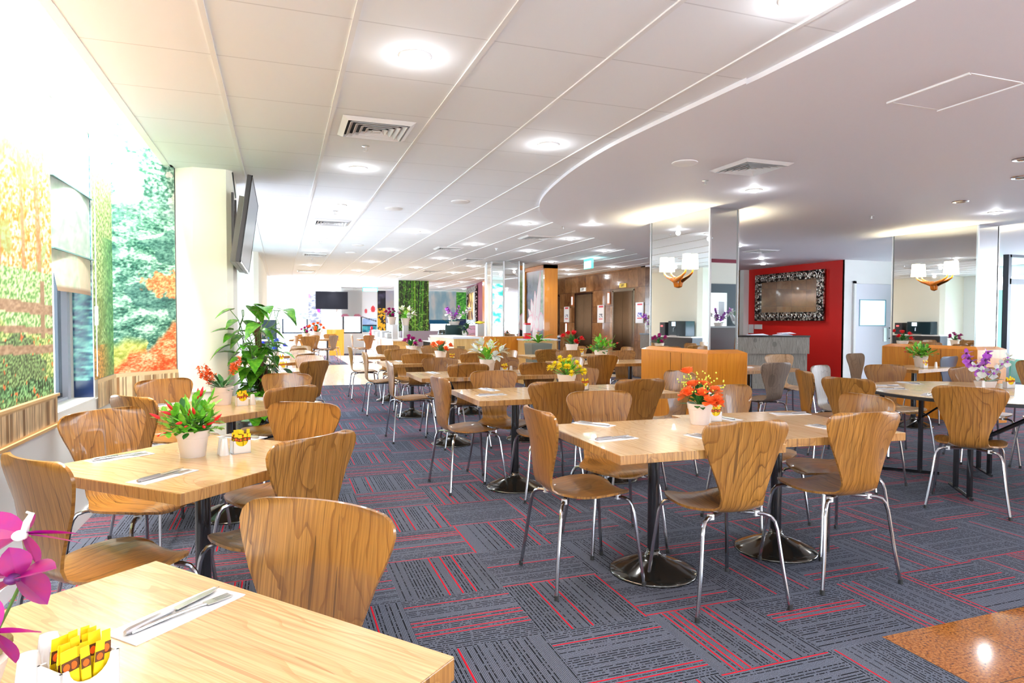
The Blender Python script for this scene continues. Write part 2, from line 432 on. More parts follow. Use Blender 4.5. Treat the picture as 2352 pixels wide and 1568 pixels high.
# window in the recess
wf = MB().box(-1.42, -1.37, 4.30, 5.15, SL, SL+.05).box(-1.42, -1.37, 4.30, 4.34, SL, 2.55).box(-1.42, -1.37, 5.09, 5.15, SL, 2.55).box(-1.42, -1.37, 4.3, 5.15, 2.5, 2.55)
w1 = struct('window_1', wf, DARKFR); B(-1.40, -1.395, 4.34, 5.09, SL+.05, 2.5).obj('pane', GLASSM, w1)
MB().box(-1.37, -1.34, 4.32, 5.13, SL+.012, SL+.03).box(-1.37, -1.335, 5.06, 5.12, SL+.012, 2.5).obj('inner_frame', GREYFR, w1)
struct('trim_4', B(-1.37, -1.2, 4.305, 5.145, SL-.001, SL+.012), WALLW)

def bands(stops, t):
    for i in range(len(stops)-1):
        if t <= stops[i+1][0]:
            return lerp(stops[i][1], stops[i+1][1], (t-stops[i][0])/max(1e-6, stops[i+1][0]-stops[i][0]))
    return stops[-1][1]
def leafy(u, v, a, b, s=14, seed=0, w=.5):
    return lerp(a, b, .5+w*1.6*fbm(u*1.0, v*1.7, s, 4, seed))
def pile(u, v):   # printed bamboo screen with split canes
    k = math.floor(u/.026); r = noise.cell(Vector((k+.5, 3.5, .5)))
    base = lerp((.95, .84, .66), (.60, .44, .28), r); e = (u/.026) % 1
    if e < .14: base = lerp(base, (.35, .24, .14), .7)
    return tuple(q*(.93+.14*fbm(u, v*.3, 30, 2, 5)) for q in base)
G1 = (.10, .26, .10); G2 = (.62, .82, .40); G3 = (.25, .55, .25)
def fence(u, v, c):
    br = (.58, .45, .34)
    s = .03*u
    for (z0, z1) in ((1.445, 1.505), (1.345, 1.38), (1.24, 1.285)):
        if z0-s < v < z1-s: return lerp(br, (.78, .66, .54), .5+fbm(u*.3, v, 60, 3, 9))
    if 1.20 < v < 1.5 and (.36 < (u % .75) < .42): return lerp(br, (.70, .58, .46), .5+fbm(u, v*.3, 60, 3, 8))
    return c
def art1(y0):
    def f(u, v):
        z = v+BT; y = u+y0
        if z < 1.25+.06*fbm(y, 3, 3, 2):
            c = leafy(y, z, (.30, .50, .16), (.95, .98, .66), 46, 1, .9)
            d = math.hypot((y-3.75)/.42, (z-1.02)/.20)
            if d < 1+.15*fbm(y, z, 8, 3, 3): c = leafy(y, z, (.18, .24, .14), (.62, .78, .50), 60, 2, .9)
            if z < .98+.10*fbm(y, 1, 4, 2, 4): c = leafy(y, z, (.06, .20, .10), (.56, .80, .54), 55, 6, .9)
            if fbm(y, z, 26, 3, 17) > .50: c = (.96, .46, .24)
        elif z < 1.55: c = leafy(y, z, (.35, .60, .26), (.96, 1, .80), 40, 3, .9)
        else:
            c = leafy(y, z, (.96, .52, .16), (1, .98, .86), 36, 4, .9)
            if fbm(y, z, 5, 3, 21) > .18: c = lerp(c, (.45, .68, .40), .6)
            for tx, tw in ((3.55, .030), (3.86, .022), (4.08, .034), (3.1, .03), (2.6, .04), (2.2, .03)):
                if abs(y-tx-.02*math.sin(z*5)) < tw: c = lerp(c, (.72, .48, .34), .65)
            if z > 2.05: c = lerp(c, leafy(y, z, (.98, .78, .68), (1, 1, 1), 9, 7), (z-2.05)*3)  # upper print fades to white, the glare put into its colour
        return fence(y, z, c)
    return f
def art2(u, v):    # right of the blind, on the wall plane: olive conifer strip
    z = v+BT; y = u+5.15
    c = leafy(y*1.6, z*.8, (.30, .46, .14), (.92, 1, .74), 34, 11, .9)
    if z < 1.12: c = leafy(y, z, (.48, .40, .14), (.97, .74, .42), 40, 12, .9)
    if 1.1 < z < 1.45 and fbm(y, z, 6, 2, 13) > .1: c = lerp(c, (.42, .48, .20), .5)
    if y > 5.35 and z < 1.9: c = lerp(c, leafy(y, z, (.16, .40, .22), (.56, .80, .50), 26, 15), min(1, (y-5.35)*4))
    if z > 2.2: c = lerp(c, (1, .97, .95), (z-2.2)*2.2)
    return c
def art3(u, v):    # angled part: layered dark green tree over red maple
    z = v+BT
    k = .5+.75*fbm(u*1.0, z*2.6, 5, 3, 31)+.75*fbm(u*1.4, z*3.4, 24, 4, 30)
    c = lerp((.03, .27, .22), (.80, .97, .84), k)
    if fbm(u, z*1.5, 3, 2, 29) > .25: c = lerp(c, (.10, .30, .30), .45)
    hz = z-(1.14+.07*fbm(u, 3, 5, 2, 36))
    if hz < 0 and u < .30+.12*fbm(2, z, 6, 2, 44): c = lerp(c, leafy(u, z, (.55, .60, .20), (.97, .95, .60), 30, 36), min(1, -hz*14))
    h = .93+.62*u+.09*fbm(u, 2, 5, 3, 35)
    if z < h+.03: c = lerp(c, lerp((.84, .28, .06), (1, .80, .62), .5+.7*fbm(u*1.0, z*2.4, 8, 3, 33)+.8*fbm(u*1.3, z*4, 34, 3, 34)), min(1, (h+.03-z)*18))
    e = 1-((z-1.60)/.10)**2-((u-.45)/.20)**2+1.2*fbm(u, z, 12, 3, 37)
    if e > 0: c = lerp(c, leafy(u, z, (.86, .36, .14), (1, .72, .50), 40, 38, .8), min(1, e*3))
    if z > 2.0: c = lerp(c, leafy(u, z, (.08, .30, .22), (.92, 1, .94), 26, 39, .9), min(.8, (z-2.0)*2))
    if z > 2.1 and fbm(u, z, 4, 3, 40) > .0: c = lerp(c, (1, .93, .92), min(.8, (z-2.1)*3))
    return c
o = panel('garden_film', (-1.2035, 1.2, BT), (0, 3.1, 0), (0, 0, 2.2), .009, art1(1.2)); tag(o, 'printed autumn garden film with timber fence on the wall left of the window gap', 'wall mural')
o = panel('garden_film', (-1.2035, 5.15, BT), (0, .55, 0), (0, 0, 2.2), .008, art2); tag(o, 'olive conifer strip of printed film right of the window gap', 'wall mural')
d3 = Vector((.375, .40, 0))
o = panel('garden_film', (-1.2035, 5.70, BT), d3, (0, 0, 2.2), .007, art3); tag(o, 'printed green tree and red maple film beside the cream television pillar', 'wall mural')
struct('wall_left', MB().prism([(-1.206, 5.70), (-.831, 6.10), (-.83, 6.3), (-1.206, 6.3)], 0, 3.12), WALLW)
def pal(o, l): return tag(o, l, 'wall frieze')
pal(panel('bamboo_screen_strip', (-1.188, 1.2, SL-.05), (0, 3.1, 0), (0, 0, BT-SL+.05), .008, lambda u, v: pile(u, v) if .02 < v < .155 else (.80, .66, .46)), 'printed split bamboo band under the autumn garden film left of the window gap')
pal(panel('bamboo_screen_strip', (-1.188, 5.16, SL-.07), (0, .54, 0), (0, 0, BT-SL+.07), .008, lambda u, v: pile(u, v) if v < .17 else (.85, .74, .56)), 'short printed split bamboo band right of the window gap')
pal(panel('bamboo_screen_strip', (-1.19, 5.69, SL-.07), d3, (0, 0, BT-SL+.07), .008, lambda u, v: pile(u+.7, v) if v < .17 else (.85, .74, .56)), 'printed split bamboo band running to the cream television pillar')
# green reflection painted on the window reveal, and roller blind
panel('reveal_reflection', (-1.325, 5.143, SL+.015), (.115, 0, 0), (0, 0, 1.8), .012, lambda u, v: lerp((.04, .22, .36), (.62, .96, .86), .45+1.2*fbm(u*.8, v*3, 12, 4, 51)) if v > .12 else (.06, .16, .34), parent=w1, rough=.15)
def blindart(u, v):
    z = v+1.46
    c = leafy(u, z, (.70, .86, .76), (1, 1, 1), 7, 61, .45)
    if z < 1.72: c = leafy(u, z, (.80, .90, .76), (1, .97, .90), 14, 62)
    if u > .45 and z < 1.7: c = lerp(c, (1, .90, .76), .6)
    if z < 1.50: c = lerp(c, (.66, .52, .42), .8)
    return c
bl = thing('roller_blind', 'pale printed roller blind half lowered over the window gap', 'blind', (-1.215, 4.31, 1.46))
panel('blind_fabric', (0, 0, 0), (0, .83, 0), (0, 0, 1.40), .02, blindart, parent=bl, transl=.35, bend=lambda a, b: Vector((.05*math.sin(a*PI)*.4+(.035 if b < .15 else 0)*(1-b/.15)*(1-a), 0, 0)))
MB().box(-.002, .022, 0, .83, .238, .246).box(-.002, .022, 0, .83, .646, .654).obj('batten', mat('blind_batten', (.18, .36, .36), .5), bl)
MB().tube([(.03, .83, -.55), (.03, .83, 1.4)], .004, 6).obj('pull_chain', WHITEP, bl)
MB().tube([(.03, .83, -.20), (.03, .83, -.07)], .012, 8).obj('chain_weight', WHITEP, bl)
# outside the gap: pale concrete building face
struct('wall_outside', B(-6, -5.9, 2, 14, -1, 6), mat('concrete_outside', (.75, .79, .86), .8))
# cove tube
cv = thing('cove_light', 'bright white strip light hidden in the raised window cove', 'strip light', (-1.0, 3.6, 3.03))
B(-.04, .04, -2.2, 2.1, .04, .09).obj('housing', WHITEP, cv); MB().tube([(0, -2.1, .02), (0, 2.0, .02)], .018, 8).obj('tube', TUBE, cv)
lamp('cove_lamp', 'AREA', (.02, 0, -.02), 110, (1, .98, .95), .08, (0, .25, 0), cv, size_y=4.0)

def branchy(u, v):
    c = leafy(u, v, (.80, .78, .80), (1, 1, 1), 5, 141, .5)
    for k in range(5):
        if abs(v-.25-k*.22-.25*math.sin(u*1.7+k*1.3)) < .012+.01*math.sin(u*5+k): c = (.50, .40, .40)
    if abs(u-.5-.06*math.sin(v*5)) < .04: c = (.55, .46, .46)
    return lerp(c, (.95, .80, .84), .5) if fbm(u, v, 9, 3, 142) > .22 else c
for i, (y0, fn_, l_) in enumerate(((7.02, branchy, 'white blossom tree blind beyond the television pillar, seen in the column mirrors'), (9.55, lambda u, v: leafy(u, v, (.15, .45, .40), (.85, .95, .92), 5, 143, .9), 'teal foliage blind beyond the television pillar, seen in the column mirrors'))):
    o = panel('printed_blind', (-1.19, y0, 1.15), (0, 2.4, 0), (0, 0, 1.3), .03, fn_, transl=.5); tag(o, l_, 'blind')
# ---- pillars on the left
cm = MB().prism([(-.823, 6.115), (-.683, 6.015), (-.425, 6.02), (-.38, 6.07), (-.38, 6.62), (-.823, 6.62)], 0, CZ)
struct('wall_pillar', cm, WALLM)
struct('wall_pillar', MB().prism([(-1.2, 12.9), (-.46, 12.88), (-.38, 12.98), (-.355, 15), (-.355, 19.95), (-1.2, 19.95)], 0, CZ), WALLM)
struct('baseboard_left', B(-.83, -.42, 6.0, 6.02, 0, .10).box(-1.2, -1.19, -6, 5.7, 0, .08), WALLW)
struct('trim_6', B(-.82, -.41, 6.0, 6.02, .695, .705), WALLM)
# ---- marble lift block and right-hand walls
def marble():
    m = mat('brown_marble', rgb(130, 92, 60), .14, coat=.4); N = NT(m)
    tc = N.n('ShaderNodeTexCoord'); x, y, z = N.xyz(tc.outputs['Object'])
    h = N.math('DIVIDE', N.math('ADD', x, y), .46); k = N.math('DIVIDE', z, .42)
    hk = N.math('ADD', h, N.math('MULTIPLY', N.math('FLOOR', k), 0.0))
    r = N.white(N.comb(N.math('FLOOR', hk), N.math('FLOOR', k), 1.0))
    ns = N.noise(N.comb(N.math('MULTIPLY', h, 1.2), N.math('MULTIPLY', r, 9), N.math('MULTIPLY', z, 2.2)), 2.0, 5, .65, .5)
    c = N.ramp(N.math('ADD', N.math('MULTIPLY', r, .26), N.math('MULTIPLY', ns, .62)), [(.2, rgb(96, 60, 36)), (.5, rgb(150, 106, 66)), (.85, rgb(196, 160, 124))])
    j = N.math('MAXIMUM', N.math('LESS_THAN', N.math('FRACT', hk), .02), N.math('LESS_THAN', N.math('FRACT', k), .022))
    N.l(N.mix(N.math('MULTIPLY', j, .7), c, rgb(60, 42, 30)), N.b.inputs['Base Color']); return m
MARBLE = marble()
lw = MB()
LX = 7.85; doors = ((13.5, 14.52), (15.69, 16.75), (17.85, 18.9))
yy = 13.0
for a, b in doors:
    lw.box(LX, LX+1.0, yy, a, 0, CZ); lw.box(LX, LX+1.0, a, b, 2.06, CZ); yy = b
lw.box(LX, LX+1.0, yy, 19.6, 0, CZ)
struct('wall_lifts', lw, MARBLE)
struct('wall_lifts', B(LX+1, 10.47, 13.0, 13.1, 0, CZ), MARBLE)
struct('wall_lifts', B(LX+.35, LX+1, 19.6, 27, 0, CZ), WALLM)
GOLD = mat('brass_plate', rgb(196, 160, 60), .3, .8)
DOORM = mat('bronze_steel_door', rgb(140, 120, 100), .16, .95)
for i, (a, b) in enumerate(doors):
    d = struct('door_%d' % (i+1), B(LX+.30, LX+.34, a, b, 0, 2.06), DARKFR)
    for s, nm in ((0, 'left'), (1, 'right')):
        m0 = a+.02+(b-a-.04)*.5*s; m1 = m0+(b-a-.04)*.5-.006
        B(LX+.26, LX+.30, m0, m1, 0, 2.04).obj('door_leaf', DOORM, d)
    MB().box(LX-.005, LX+.3, a-.03, a+.02, 0, 2.06).box(LX-.005, LX+.3, b-.02, b+.03, 0, 2.06).box(LX-.005, LX+.3, a-.03, b+.03, 2.03, 2.09).obj('door_frame', DOORM, d)
    p = thing('lift_sign', ['brass sign plate above the nearest lift door', 'brass sign plate above the middle lift door', 'brass sign plate above the farthest lift door'][i], 'sign', (LX-.012, (a+b)/2, 2.17))
    B(-.006, .010, -.17, .17, -.05, .05).obj('plate', [GOLD, mat('white_plate', (.8, .8, .75), .4), GOLD][i], p)
    text('LIFT', .085, p, (-.010, 0, 0), (PI/2, 0, -PI/2), BLACK)
def poster(y0, y1, z0, z1, label, ink):
    p = thing('framed_notice', label, 'notice', (LX-.004, (y0+y1)/2, z0)); w = y1-y0; h = z1-z0
    B(-.02, .0, -w/2, w/2, 0, h).obj('frame', WHITEP, p)
    def f(u, v):
        c = (.96, .96, .97); t = v/h; s = u/w
        if .84 < t < .93 and .2 < s < .85: c = (.85, .25, .3)
        if .28 < t < .48 and .25 < s < .8 and fbm(u, v, 22, 2, 71) > -.05: c = ink
        if .18 < t < .23 and .2 < s < .8: c = (.85, .25, .3)
        return c
    panel('printed_sheet', (-.0215, w/2-.01, .01), (0, -w+.02, 0), (0, 0, h-.02), .012, f, parent=p)
poster(14.96, 15.33, 1.26, 1.72, 'white framed notice between the two nearest lift doors', (.45, .45, .5))
poster(13.04, 13.38, 1.26, 1.74, 'white framed notice at the corner right of the nearest lift', (.35, .35, .75))
poster(17.12, 17.46, 1.27, 1.72, 'white framed notice between the middle and farthest lifts', (.5, .5, .6))
for (y0, y1, z0, z1, l) in ((14.66, 14.80, 1.73, 2.04, 'lit floor indicator left of the nearest lift'), (16.85, 16.98, 1.74, 2.02, 'lit floor indicator left of the middle lift'), (17.24, 17.38, .95, 1.26, 'lit call button panel between the middle and farthest lifts')):
    p = thing('lift_indicator', l, 'indicator', (LX, (y0+y1)/2, z0)); w = y1-y0; h = z1-z0
    B(-.02, 0, -w/2, w/2, 0, h).obj('frame', mat('copper_frame', rgb(190, 110, 60), .35, .4), p); B(-.024, -.02, -w/2+.03, w/2-.03, .03, h-.03).obj('display', mat('lit_display', (1, 1, 1), .4, emit=1.2), p)
# red wall, white walls, door
RX = 10.62
struct('wall_red', B(RX, RX+.2, 10.05, 12.86, 0, CZ), REDM)
struct('wall_right', B(10.47, RX+.2, 12.86, 13.0, 0, CZ), WALLW)
struct('wall_right', B(RX, 10.84, 10.04, 10.09, 0, CZ).box(11.92, 15, 10.04, 10.09, 0, CZ).box(10.84, 11.92, 10.04, 10.09, 2.12, CZ), WALLW)
d = struct('door_4', MB().box(10.84, 10.89, 10.0, 10.05, 0, 2.12).box(11.87, 11.92, 10.0, 10.05, 0, 2.12).box(10.84, 11.92, 10.0, 10.05, 2.07, 2.12), WALLW)
MB().box(10.89, 11.02, 10.03, 10.06, 0, 2.07).box(11.70, 11.87, 10.03, 10.06, 0, 2.07).box(11.02, 11.70, 10.03, 10.06, 0, 1.23).box(11.02, 11.70, 10.03, 10.06, 1.74, 2.07).obj('door_leaf', mat('pale_door_paint', (.80, .83, .90), .4), d)
B(11.02, 11.70, 10.04, 10.045, 1.23, 1.74).obj('vision_pane', mat('lit_pane', (.7, .88, .95), .2, emit=.7, ecol=(.75, .93, 1)), d)
MB().box(11.02, 11.70, 10.02, 10.03, 1.215, 1.235).box(11.02, 11.7, 10.02, 10.03, 1.735, 1.755).box(11.005, 11.025, 10.02, 10.03, 1.215, 1.755).box(11.695, 11.715, 10.02, 10.03, 1.215, 1.755).obj('pane_bead', mat('teal_bead', (.25, .5, .6), .4), d)
B(11.66, 11.75, 10.015, 10.03, .90, 1.18).obj('push_plate', STEEL, d)
MB().tube([(11.81, 10.02, .96), (11.81, 9.97, .98), (11.81, 9.97, 1.16), (11.81, 10.02, 1.18)], .012, 8).obj('handle', BLACK, d)
# glazed entrance on the far right
ent = MB()
for xx in (12.6, 13.5, 14.4): ent.box(xx-.04, xx+.04, 8.2, 8.3, 0, PZ)
ent.box(12.6, 15, 8.2, 8.3, 2.0, 2.1).box(12.6, 15, 8.2, 8.3, 0, .08).box(12.6, 15, 8.2, 8.3, PZ-.05, PZ)
w = struct('window_2', ent, DARKFR)
B(12.64, 14.98, 8.245, 8.25, .08, PZ-.05).obj('pane', GLASSM, w)
MB().box(12.66, 13.44, 8.235, 8.243, 1.55, 1.9).box(12.66, 13.44, 8.235, 8.243, 1.12, 1.30).obj('frosted_band', mat('frosted_band', (.85, .9, .9), .7), w)
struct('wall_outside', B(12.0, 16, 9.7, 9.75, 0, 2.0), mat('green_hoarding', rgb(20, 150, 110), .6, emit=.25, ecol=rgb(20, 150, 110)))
struct('wall_right', MB().box(15, 15.1, -6, 10.1, 0, .5).box(15, 15.1, -6, 10.1, 2.3, CZ), WALLW)
# ---- far end: windows, blinds and printed films
FY = 26.35
far = MB().box(-1.2, 8.2, FY, FY+.2, 0, .80).box(-1.2, 8.2, FY, FY+.2, 2.5, CZ)
for a, b in ((-1.2, .05), (1.0, 1.55), (2.15, 2.30), (3.05, 3.95), (4.9, 5.1), (5.6, 5.75), (6.9, 8.2)): far.box(a, b, FY, FY+.2, .8, 2.5)
struct('wall_far', far, WALLW)
fr = MB()
for a, b in ((.05, 1.0), (1.55, 2.15), (2.3, 3.05), (3.95, 4.9), (5.1, 5.6), (5.75, 6.9)):
    fr.box(a, a+.06, FY+.02, FY+.1, .8, 2.5).box(b-.06, b, FY+.02, FY+.1, .8, 2.5).box(a, b, FY+.02, FY+.1, .8, .86).box(a, b, FY+.02, FY+.1, 2.44, 2.5)
w = struct('window_3', fr, DARKFR); B(.05, 6.9, FY+.05, FY+.055, .8, 2.5).obj('pane', GLASSM, w)
def cherry(u, v):
    c = leafy(u, v, (.84, .86, .94), (1, 1, 1), 5, 81, .4)
    if abs(u-.42-.05*math.sin(v*6)) < .018: c = (.78, .78, .9)
    if v < .22: c = lerp(c, (.66, .70, .82), .5+fbm(u, v, 12, 3, 82))
    return c
def blind(name, x0, x1, z0, fn, label, transl=.5):
    o = panel(name, (x0, FY-.03, z0), (x1-x0, 0, 0), (0, 0, 2.52-z0), .03, fn, transl=transl); tag(o, label, 'blind')
blind('printed_blind', -.15, 1.02, 1.36, cherry, 'white blossom print blind on the far left window')
def stripe(u, v):
    w = .5+1.2*fbm(u*1.5+.4*v, v*3, 6, 3, 83); c = lerp((.42, .42, .48), (.82, .82, .86), w)
    d = math.hypot((u-.34-.12*(1.0-v))/.07, (v-.88)/.26)
    if d < 1: c = (.80, .22, .72)
    if u < .07 and 1.2 < v < 1.65: c = (.92, .5, .75)
    if v > 1.35: c = lerp(c, (.95, .95, .96), .7)
    return c
def wallart(name, x0, x1, z0, z1, fn, label, y=FY-.01, res=.025):
    o = panel(name, (x0, y, z0), (x1-x0, 0, 0), (0, 0, z1-z0), res, fn); return tag(o, label, 'wall mural')
wallart('printed_film', 1.02, 1.56, .98, 2.5, stripe, 'grey swirl film with magenta flower left of the far television pillar')
blind('printed_blind', 2.22, 3.06, 1.46, lambda u, v: lerp((1, 1, 1), (.98, .62, .74), 1 if v < .11 and abs(math.sin(u*6.5+.5)) > .45+v*4 else 0), 'white blind with two pink petals right of the far television pillar')
def tulip(u, v):
    c = (.97, .98, 1) if v > .55 else lerp((.62, .74, .92), (.80, .88, .98), .5+fbm(u, v, 5, 2, 84))
    if v < .28: c = (.05, .06, .12) if v > .24 else lerp((.05, .40, .55), (.3, .75, .8), .5+fbm(u, v, 9, 2, 85))
    if abs(v-(.60-.30*u)) < .018: c = (.15, .16, .3)
    if math.hypot((u-.42)/.09, (v-.92)/.13) < 1: c = (.95, .28, .32)
    if math.hypot((u-.14)/.05, (v-.84)/.09) < 1: c = (.92, .36, .42)
    return c
wallart('printed_film', 3.06, 3.62, .85, 2.5, tulip, 'film with red tulip buds and a dark twig on the far wall')
def mari(u, v):
    if v > .95: return lerp((.05, .05, .10), (.35, .33, .45), max(0, (v-1.2)*.8+fbm(u, v, 4, 2, 86)))
    k = fbm(u, v, 9, 2, 87)
    return (.98, .72, .12) if k > -.12 else (.12, .10, .06)
wallart('printed_film', 3.66, 3.97, .85, 2.5, mari, 'tall film of yellow marigolds under a dark sky on the far wall')
blind('printed_blind', 3.98, 4.92, 1.2, lambda u, v: lerp((.92, .90, .96), (1, .95, .93), .5+fbm(u, v, 2, 2, 88)), 'pale lilac blind between the marigold film and the bamboo column')
def waterf(u, v):
    c = lerp((.70, .86, .92), (1, 1, 1), .5+fbm(u, v*.4, 4, 3, 89))
    if v < .16: c = (.10, .42, .60)
    return c
wallart('printed_film', 4.95, 5.75, .95, 2.45, lambda u, v: lerp((.06, .10, .14), (.80, .80, .66), .35+1.2*fbm(u, v, 4, 3, 90)) if v < 1.15 else (.93, .97, .97), 'dark rocky waterfall film just right of the bamboo column')
blind('printed_blind', 5.75, 6.9, 1.18, waterf, 'pale blue waterfall blind on the far right window', .45)
wallart('printed_film', 6.9, 7.4, .9, 2.5, lambda u, v: leafy(u, v, (.05, .35, .10), (.55, .90, .35), 9, 91) if v > .5 else (.04, .14, .30), 'green foliage film at the right end of the far wall')
# far television pillar and its timber casing
struct('wall_pillar', B(1.46, 2.16, 25.3, 25.9, 0, CZ), WALLW)
tag(B(1.40, 1.62, 25.18, 25.95, 0, .98).obj('pillar_casing', mat('pale_peach_panel', rgb(244, 200, 170), .5)), 'pale peach boxing at the left foot of the far television pillar', 'casing')
tag(B(1.62, 2.24, 25.16, 25.97, 0, .97).obj('pillar_casing', CAB), 'orange timber boxing around the foot of the far television pillar', 'casing')
# bamboo column
struct('wall_pillar', B(3.45, 4.40, 20.22, 21.0, 0, CZ), WALLW)
def bamboo(u, v):
    c = leafy(u*1.5, v, (.03, .07, .03), (.30, .42, .16), 16, 95)
    for bx, bw, cc in ((.17, .022, (.30, .52, .14)), (.42, .030, (.34, .62, .14)), (.50, .036, (.50, .74, .18)), (.66, .022, (.30, .62, .26)), (.74, .034, (.36, .66, .20)), (.90, .02, (.42, .60, .14)), (.29, .015, (.2, .42, .12)), (.585, .012, (.3, .5, .2))):
        d = abs(u-bx-.03*(v-.8)*(1 if bx > .6 else -.5))
        if d < bw:
            c = lerp(cc, (.12, .26, .06), (d/bw)**2*.8)
            if (v*2.6+bx*9) % 1 < .04: c = (.75, .85, .5)
    if v > .5 and fbm(u*3, v*1.2, 11, 3, 96) > .30: c = (.45, .72, .25)
    if v < .55 and fbm(u*2, v*2, 10, 3, 97) > .22: c = (.55, .80, .32)
    return c
wallart('bamboo_print', 3.46, 4.40, .98, 2.555, bamboo, 'tall bamboo grove print on the front of the far column', 20.205, .012)
o = panel('pale_blue_print', (3.445, 21.0, .98), (0, -.78, 0), (0, 0, 1.57), .03, lambda u, v: lerp((.55, .80, .88), (1, 1, 1), .5+fbm(u, v*.3, 8, 3, 98))); tag(o, 'pale blue print on the left side of the bamboo column', 'wall mural')
# plum coloured wall with framed picture, behind the mirrored column
pw0, pw1 = Vector((6.75, 24.2, 0)), Vector((5.95, 19.2, 0)); pd = (pw1-pw0).normalized(); pn = Vector((-pd.y, pd.x, 0))
if pn.x > 0: pn = -pn
struct('wall_plum', MB().prism([tuple(pw0.xy), tuple(pw1.xy), tuple((pw1-pn*.2).xy), tuple((pw0-pn*.2).xy)], 0, CZ), mat('plum_paint', rgb(140, 62, 84), .6))
fp = thing('carved_mirror', 'ornate carved frame hanging on the plum wall behind the mirrored column', 'picture frame', (0, 0, 0))
a = pw0+pd*.9+pn*.03; 
panel('picture', a+Vector((0, 0, 1.35)), pd*2.2, Vector((0, 0, .95)), .03, lambda u, v: lerp((.95, .80, .45), (.35, .16, .06), .5+1.4*fbm(u, v, 3, 3, 99)) if u < 1.4 else (.95, .86, .82), parent=fp)
fm = MB()
def slab(p, q, z0, z1, t=.06):
    n = pn*t; fm.prism([tuple(p.xy), tuple(q.xy), tuple((q+n).xy), tuple((p+n).xy)], z0, z1)
slab(a-pd*.25, a+pd*2.45, 2.30, 2.5); slab(a-pd*.25, a+pd*2.45, 1.15, 1.35); slab(a-pd*.25, a, 1.35, 2.3); slab(a+pd*2.2, a+pd*2.45, 1.35, 2.3)
def carvedm():
    m = mat('carved_silver', (.5, .5, .48), .28, .8); N = NT(m); tc = N.n('ShaderNodeTexCoord')
    v = N.n('ShaderNodeTexVoronoi'); v.inputs['Scale'].default_value = 16; N.l(tc.outputs['Object'], v.inputs['Vector'])
    N.l(N.ramp(v.outputs['Distance'], [(.15, (.75, .74, .7)), (.45, (.4, .38, .33)), (.62, (.02, .02, .02))]), N.b.inputs['Base Color']); N.bump(v.outputs['Distance'], .8, .02); return m
fm.obj('frame', carvedm(), fp)
tag(B(5.86, 5.98, 18.9, 19.2, 0, CZ-.04).obj('timber_post', CAB), 'orange timber post left of the mirrored octagonal column', 'post')
# ---- room behind the camera (seen only in the mirrors)
struct('wall_back', MB().box(-1.7, 7.4, -6, -5.9, 0, .25).box(-1.7, 7.4, -6, -5.9, 1.25, CZ).box(2.6, 2.9, -6, -5.9, 0, CZ).box(7.4, 15, -6, -5.9, 0, CZ).box(7.4, 15, 1.0, 1.15, 0, PZ), WALLM)  # low gap in the unseen rear wall added to throw light upward
struct('trim_7', B(7.4, 15, 1.15, 1.17, 2.47, PZ), mat('plum_band', rgb(140, 20, 50), .6))
struct('trim_8', MB().box(7.4, 9.6, 1.15, 1.18, 1.87, 2.05).box(8.42, 8.62, 1.15, 1.18, 1.21, 1.87).box(7.85, 7.95, 1.15, 1.18, 1.21, 1.87), mat('slate_panel', rgb(70, 84, 92), .5))
w = struct('window_4', B(7.95, 8.42, 1.152, 1.158, 1.21, 1.87), mat('backlit_pane', (.85, .93, .95), .4, emit=.9))
B(8.22, 8.36, 1.158, 1.162, 1.40, 1.70).obj('notice_sheet', mat('pale_notice', (.75, .78, .82), .6), w)
o = thing('back_counter', 'dark plum counter behind the viewpoint, seen in the column mirror', 'counter', (0, 0, 0)); B(7.5, 9.4, 1.18, 1.5, 0, 1.18).obj('body', mat('plum_counter', rgb(84, 60, 60), .4), o); B(7.48, 9.42, 1.18, 1.52, 1.18, 1.21).obj('worktop', mat('grey_top', (.4, .4, .42), .3), o)
t = thing('ladder_back_chair', 'brown ladder-back timber chair seen in the column mirror', 'chair', (8.25, 1.85, 0))
BR = mat('walnut', rgb(150, 84, 36), .35)
for sx in (-1, 1):
    MB().tube([(sx*.2, -.02, 0), (sx*.2, 0, .45), (sx*.19, .05, 1.0)], .018, 8).obj('leg', BR, t, smooth=True); MB().tube([(sx*.2, -.40, 0), (sx*.2, -.40, .43)], .018, 8).obj('leg', BR, t, smooth=True)
B(-.22, .22, -.42, .02, .43, .46).obj('seat', BR, t)
for z in (.62, .78, .93): B(-.19, .19, .025, .045, z-.03, z+.03).obj('back_slat', BR, t)
# ================================================================= MIRRORED COLUMNS
def sconce(x, y, z, ry, label, lit=True):
    t = thing('wall_sconce', label, 'wall lamp', (x, y, z), ry, 'antler wall sconces')   # local -x points out from the mirror
    HORN = mat('amber_horn', rgb(214, 120, 30), .3) if 'amber_horn' not in bpy.data.materials else bpy.data.materials['amber_horn']
    MB().tube([(0, 0, -.09), (-.025, 0, -.08), (-.04, 0, -.03), (-.045, 0, .02)], [.02, .028, .027, .024], 10).obj('body', HORN, t, smooth='all')
    for s in (-1, 1):
        MB().tube([(-.045, 0, -.03), (-.047, s*.07, .0), (-.048, s*.15, .025), (-.048, s*.21, .06), (-.048, s*.235, .13)], [.024, .022, .016, .011, .005], 10).obj('arm', HORN, t, smooth='all')
        sh = MB().lathe([(.070, .10), (.058, .27)], 20, Matrix.Translation((-.048, s*.235, 0)), cap=False, sx=.62).obj('lamp_shade', SHADE, t, smooth='all')
        lamp('sconce_lamp', 'SPOT', (-.048, s*.235, .25), 34, (1, .90, .62), .05, (PI, 0, 0), t, angle=2.5)
        lamp('sconce_lamp', 'SPOT', (-.048, s*.235, .12), 5, (1, .88, .62), .05, (0, 0, 0), t, angle=2.2)
    return t
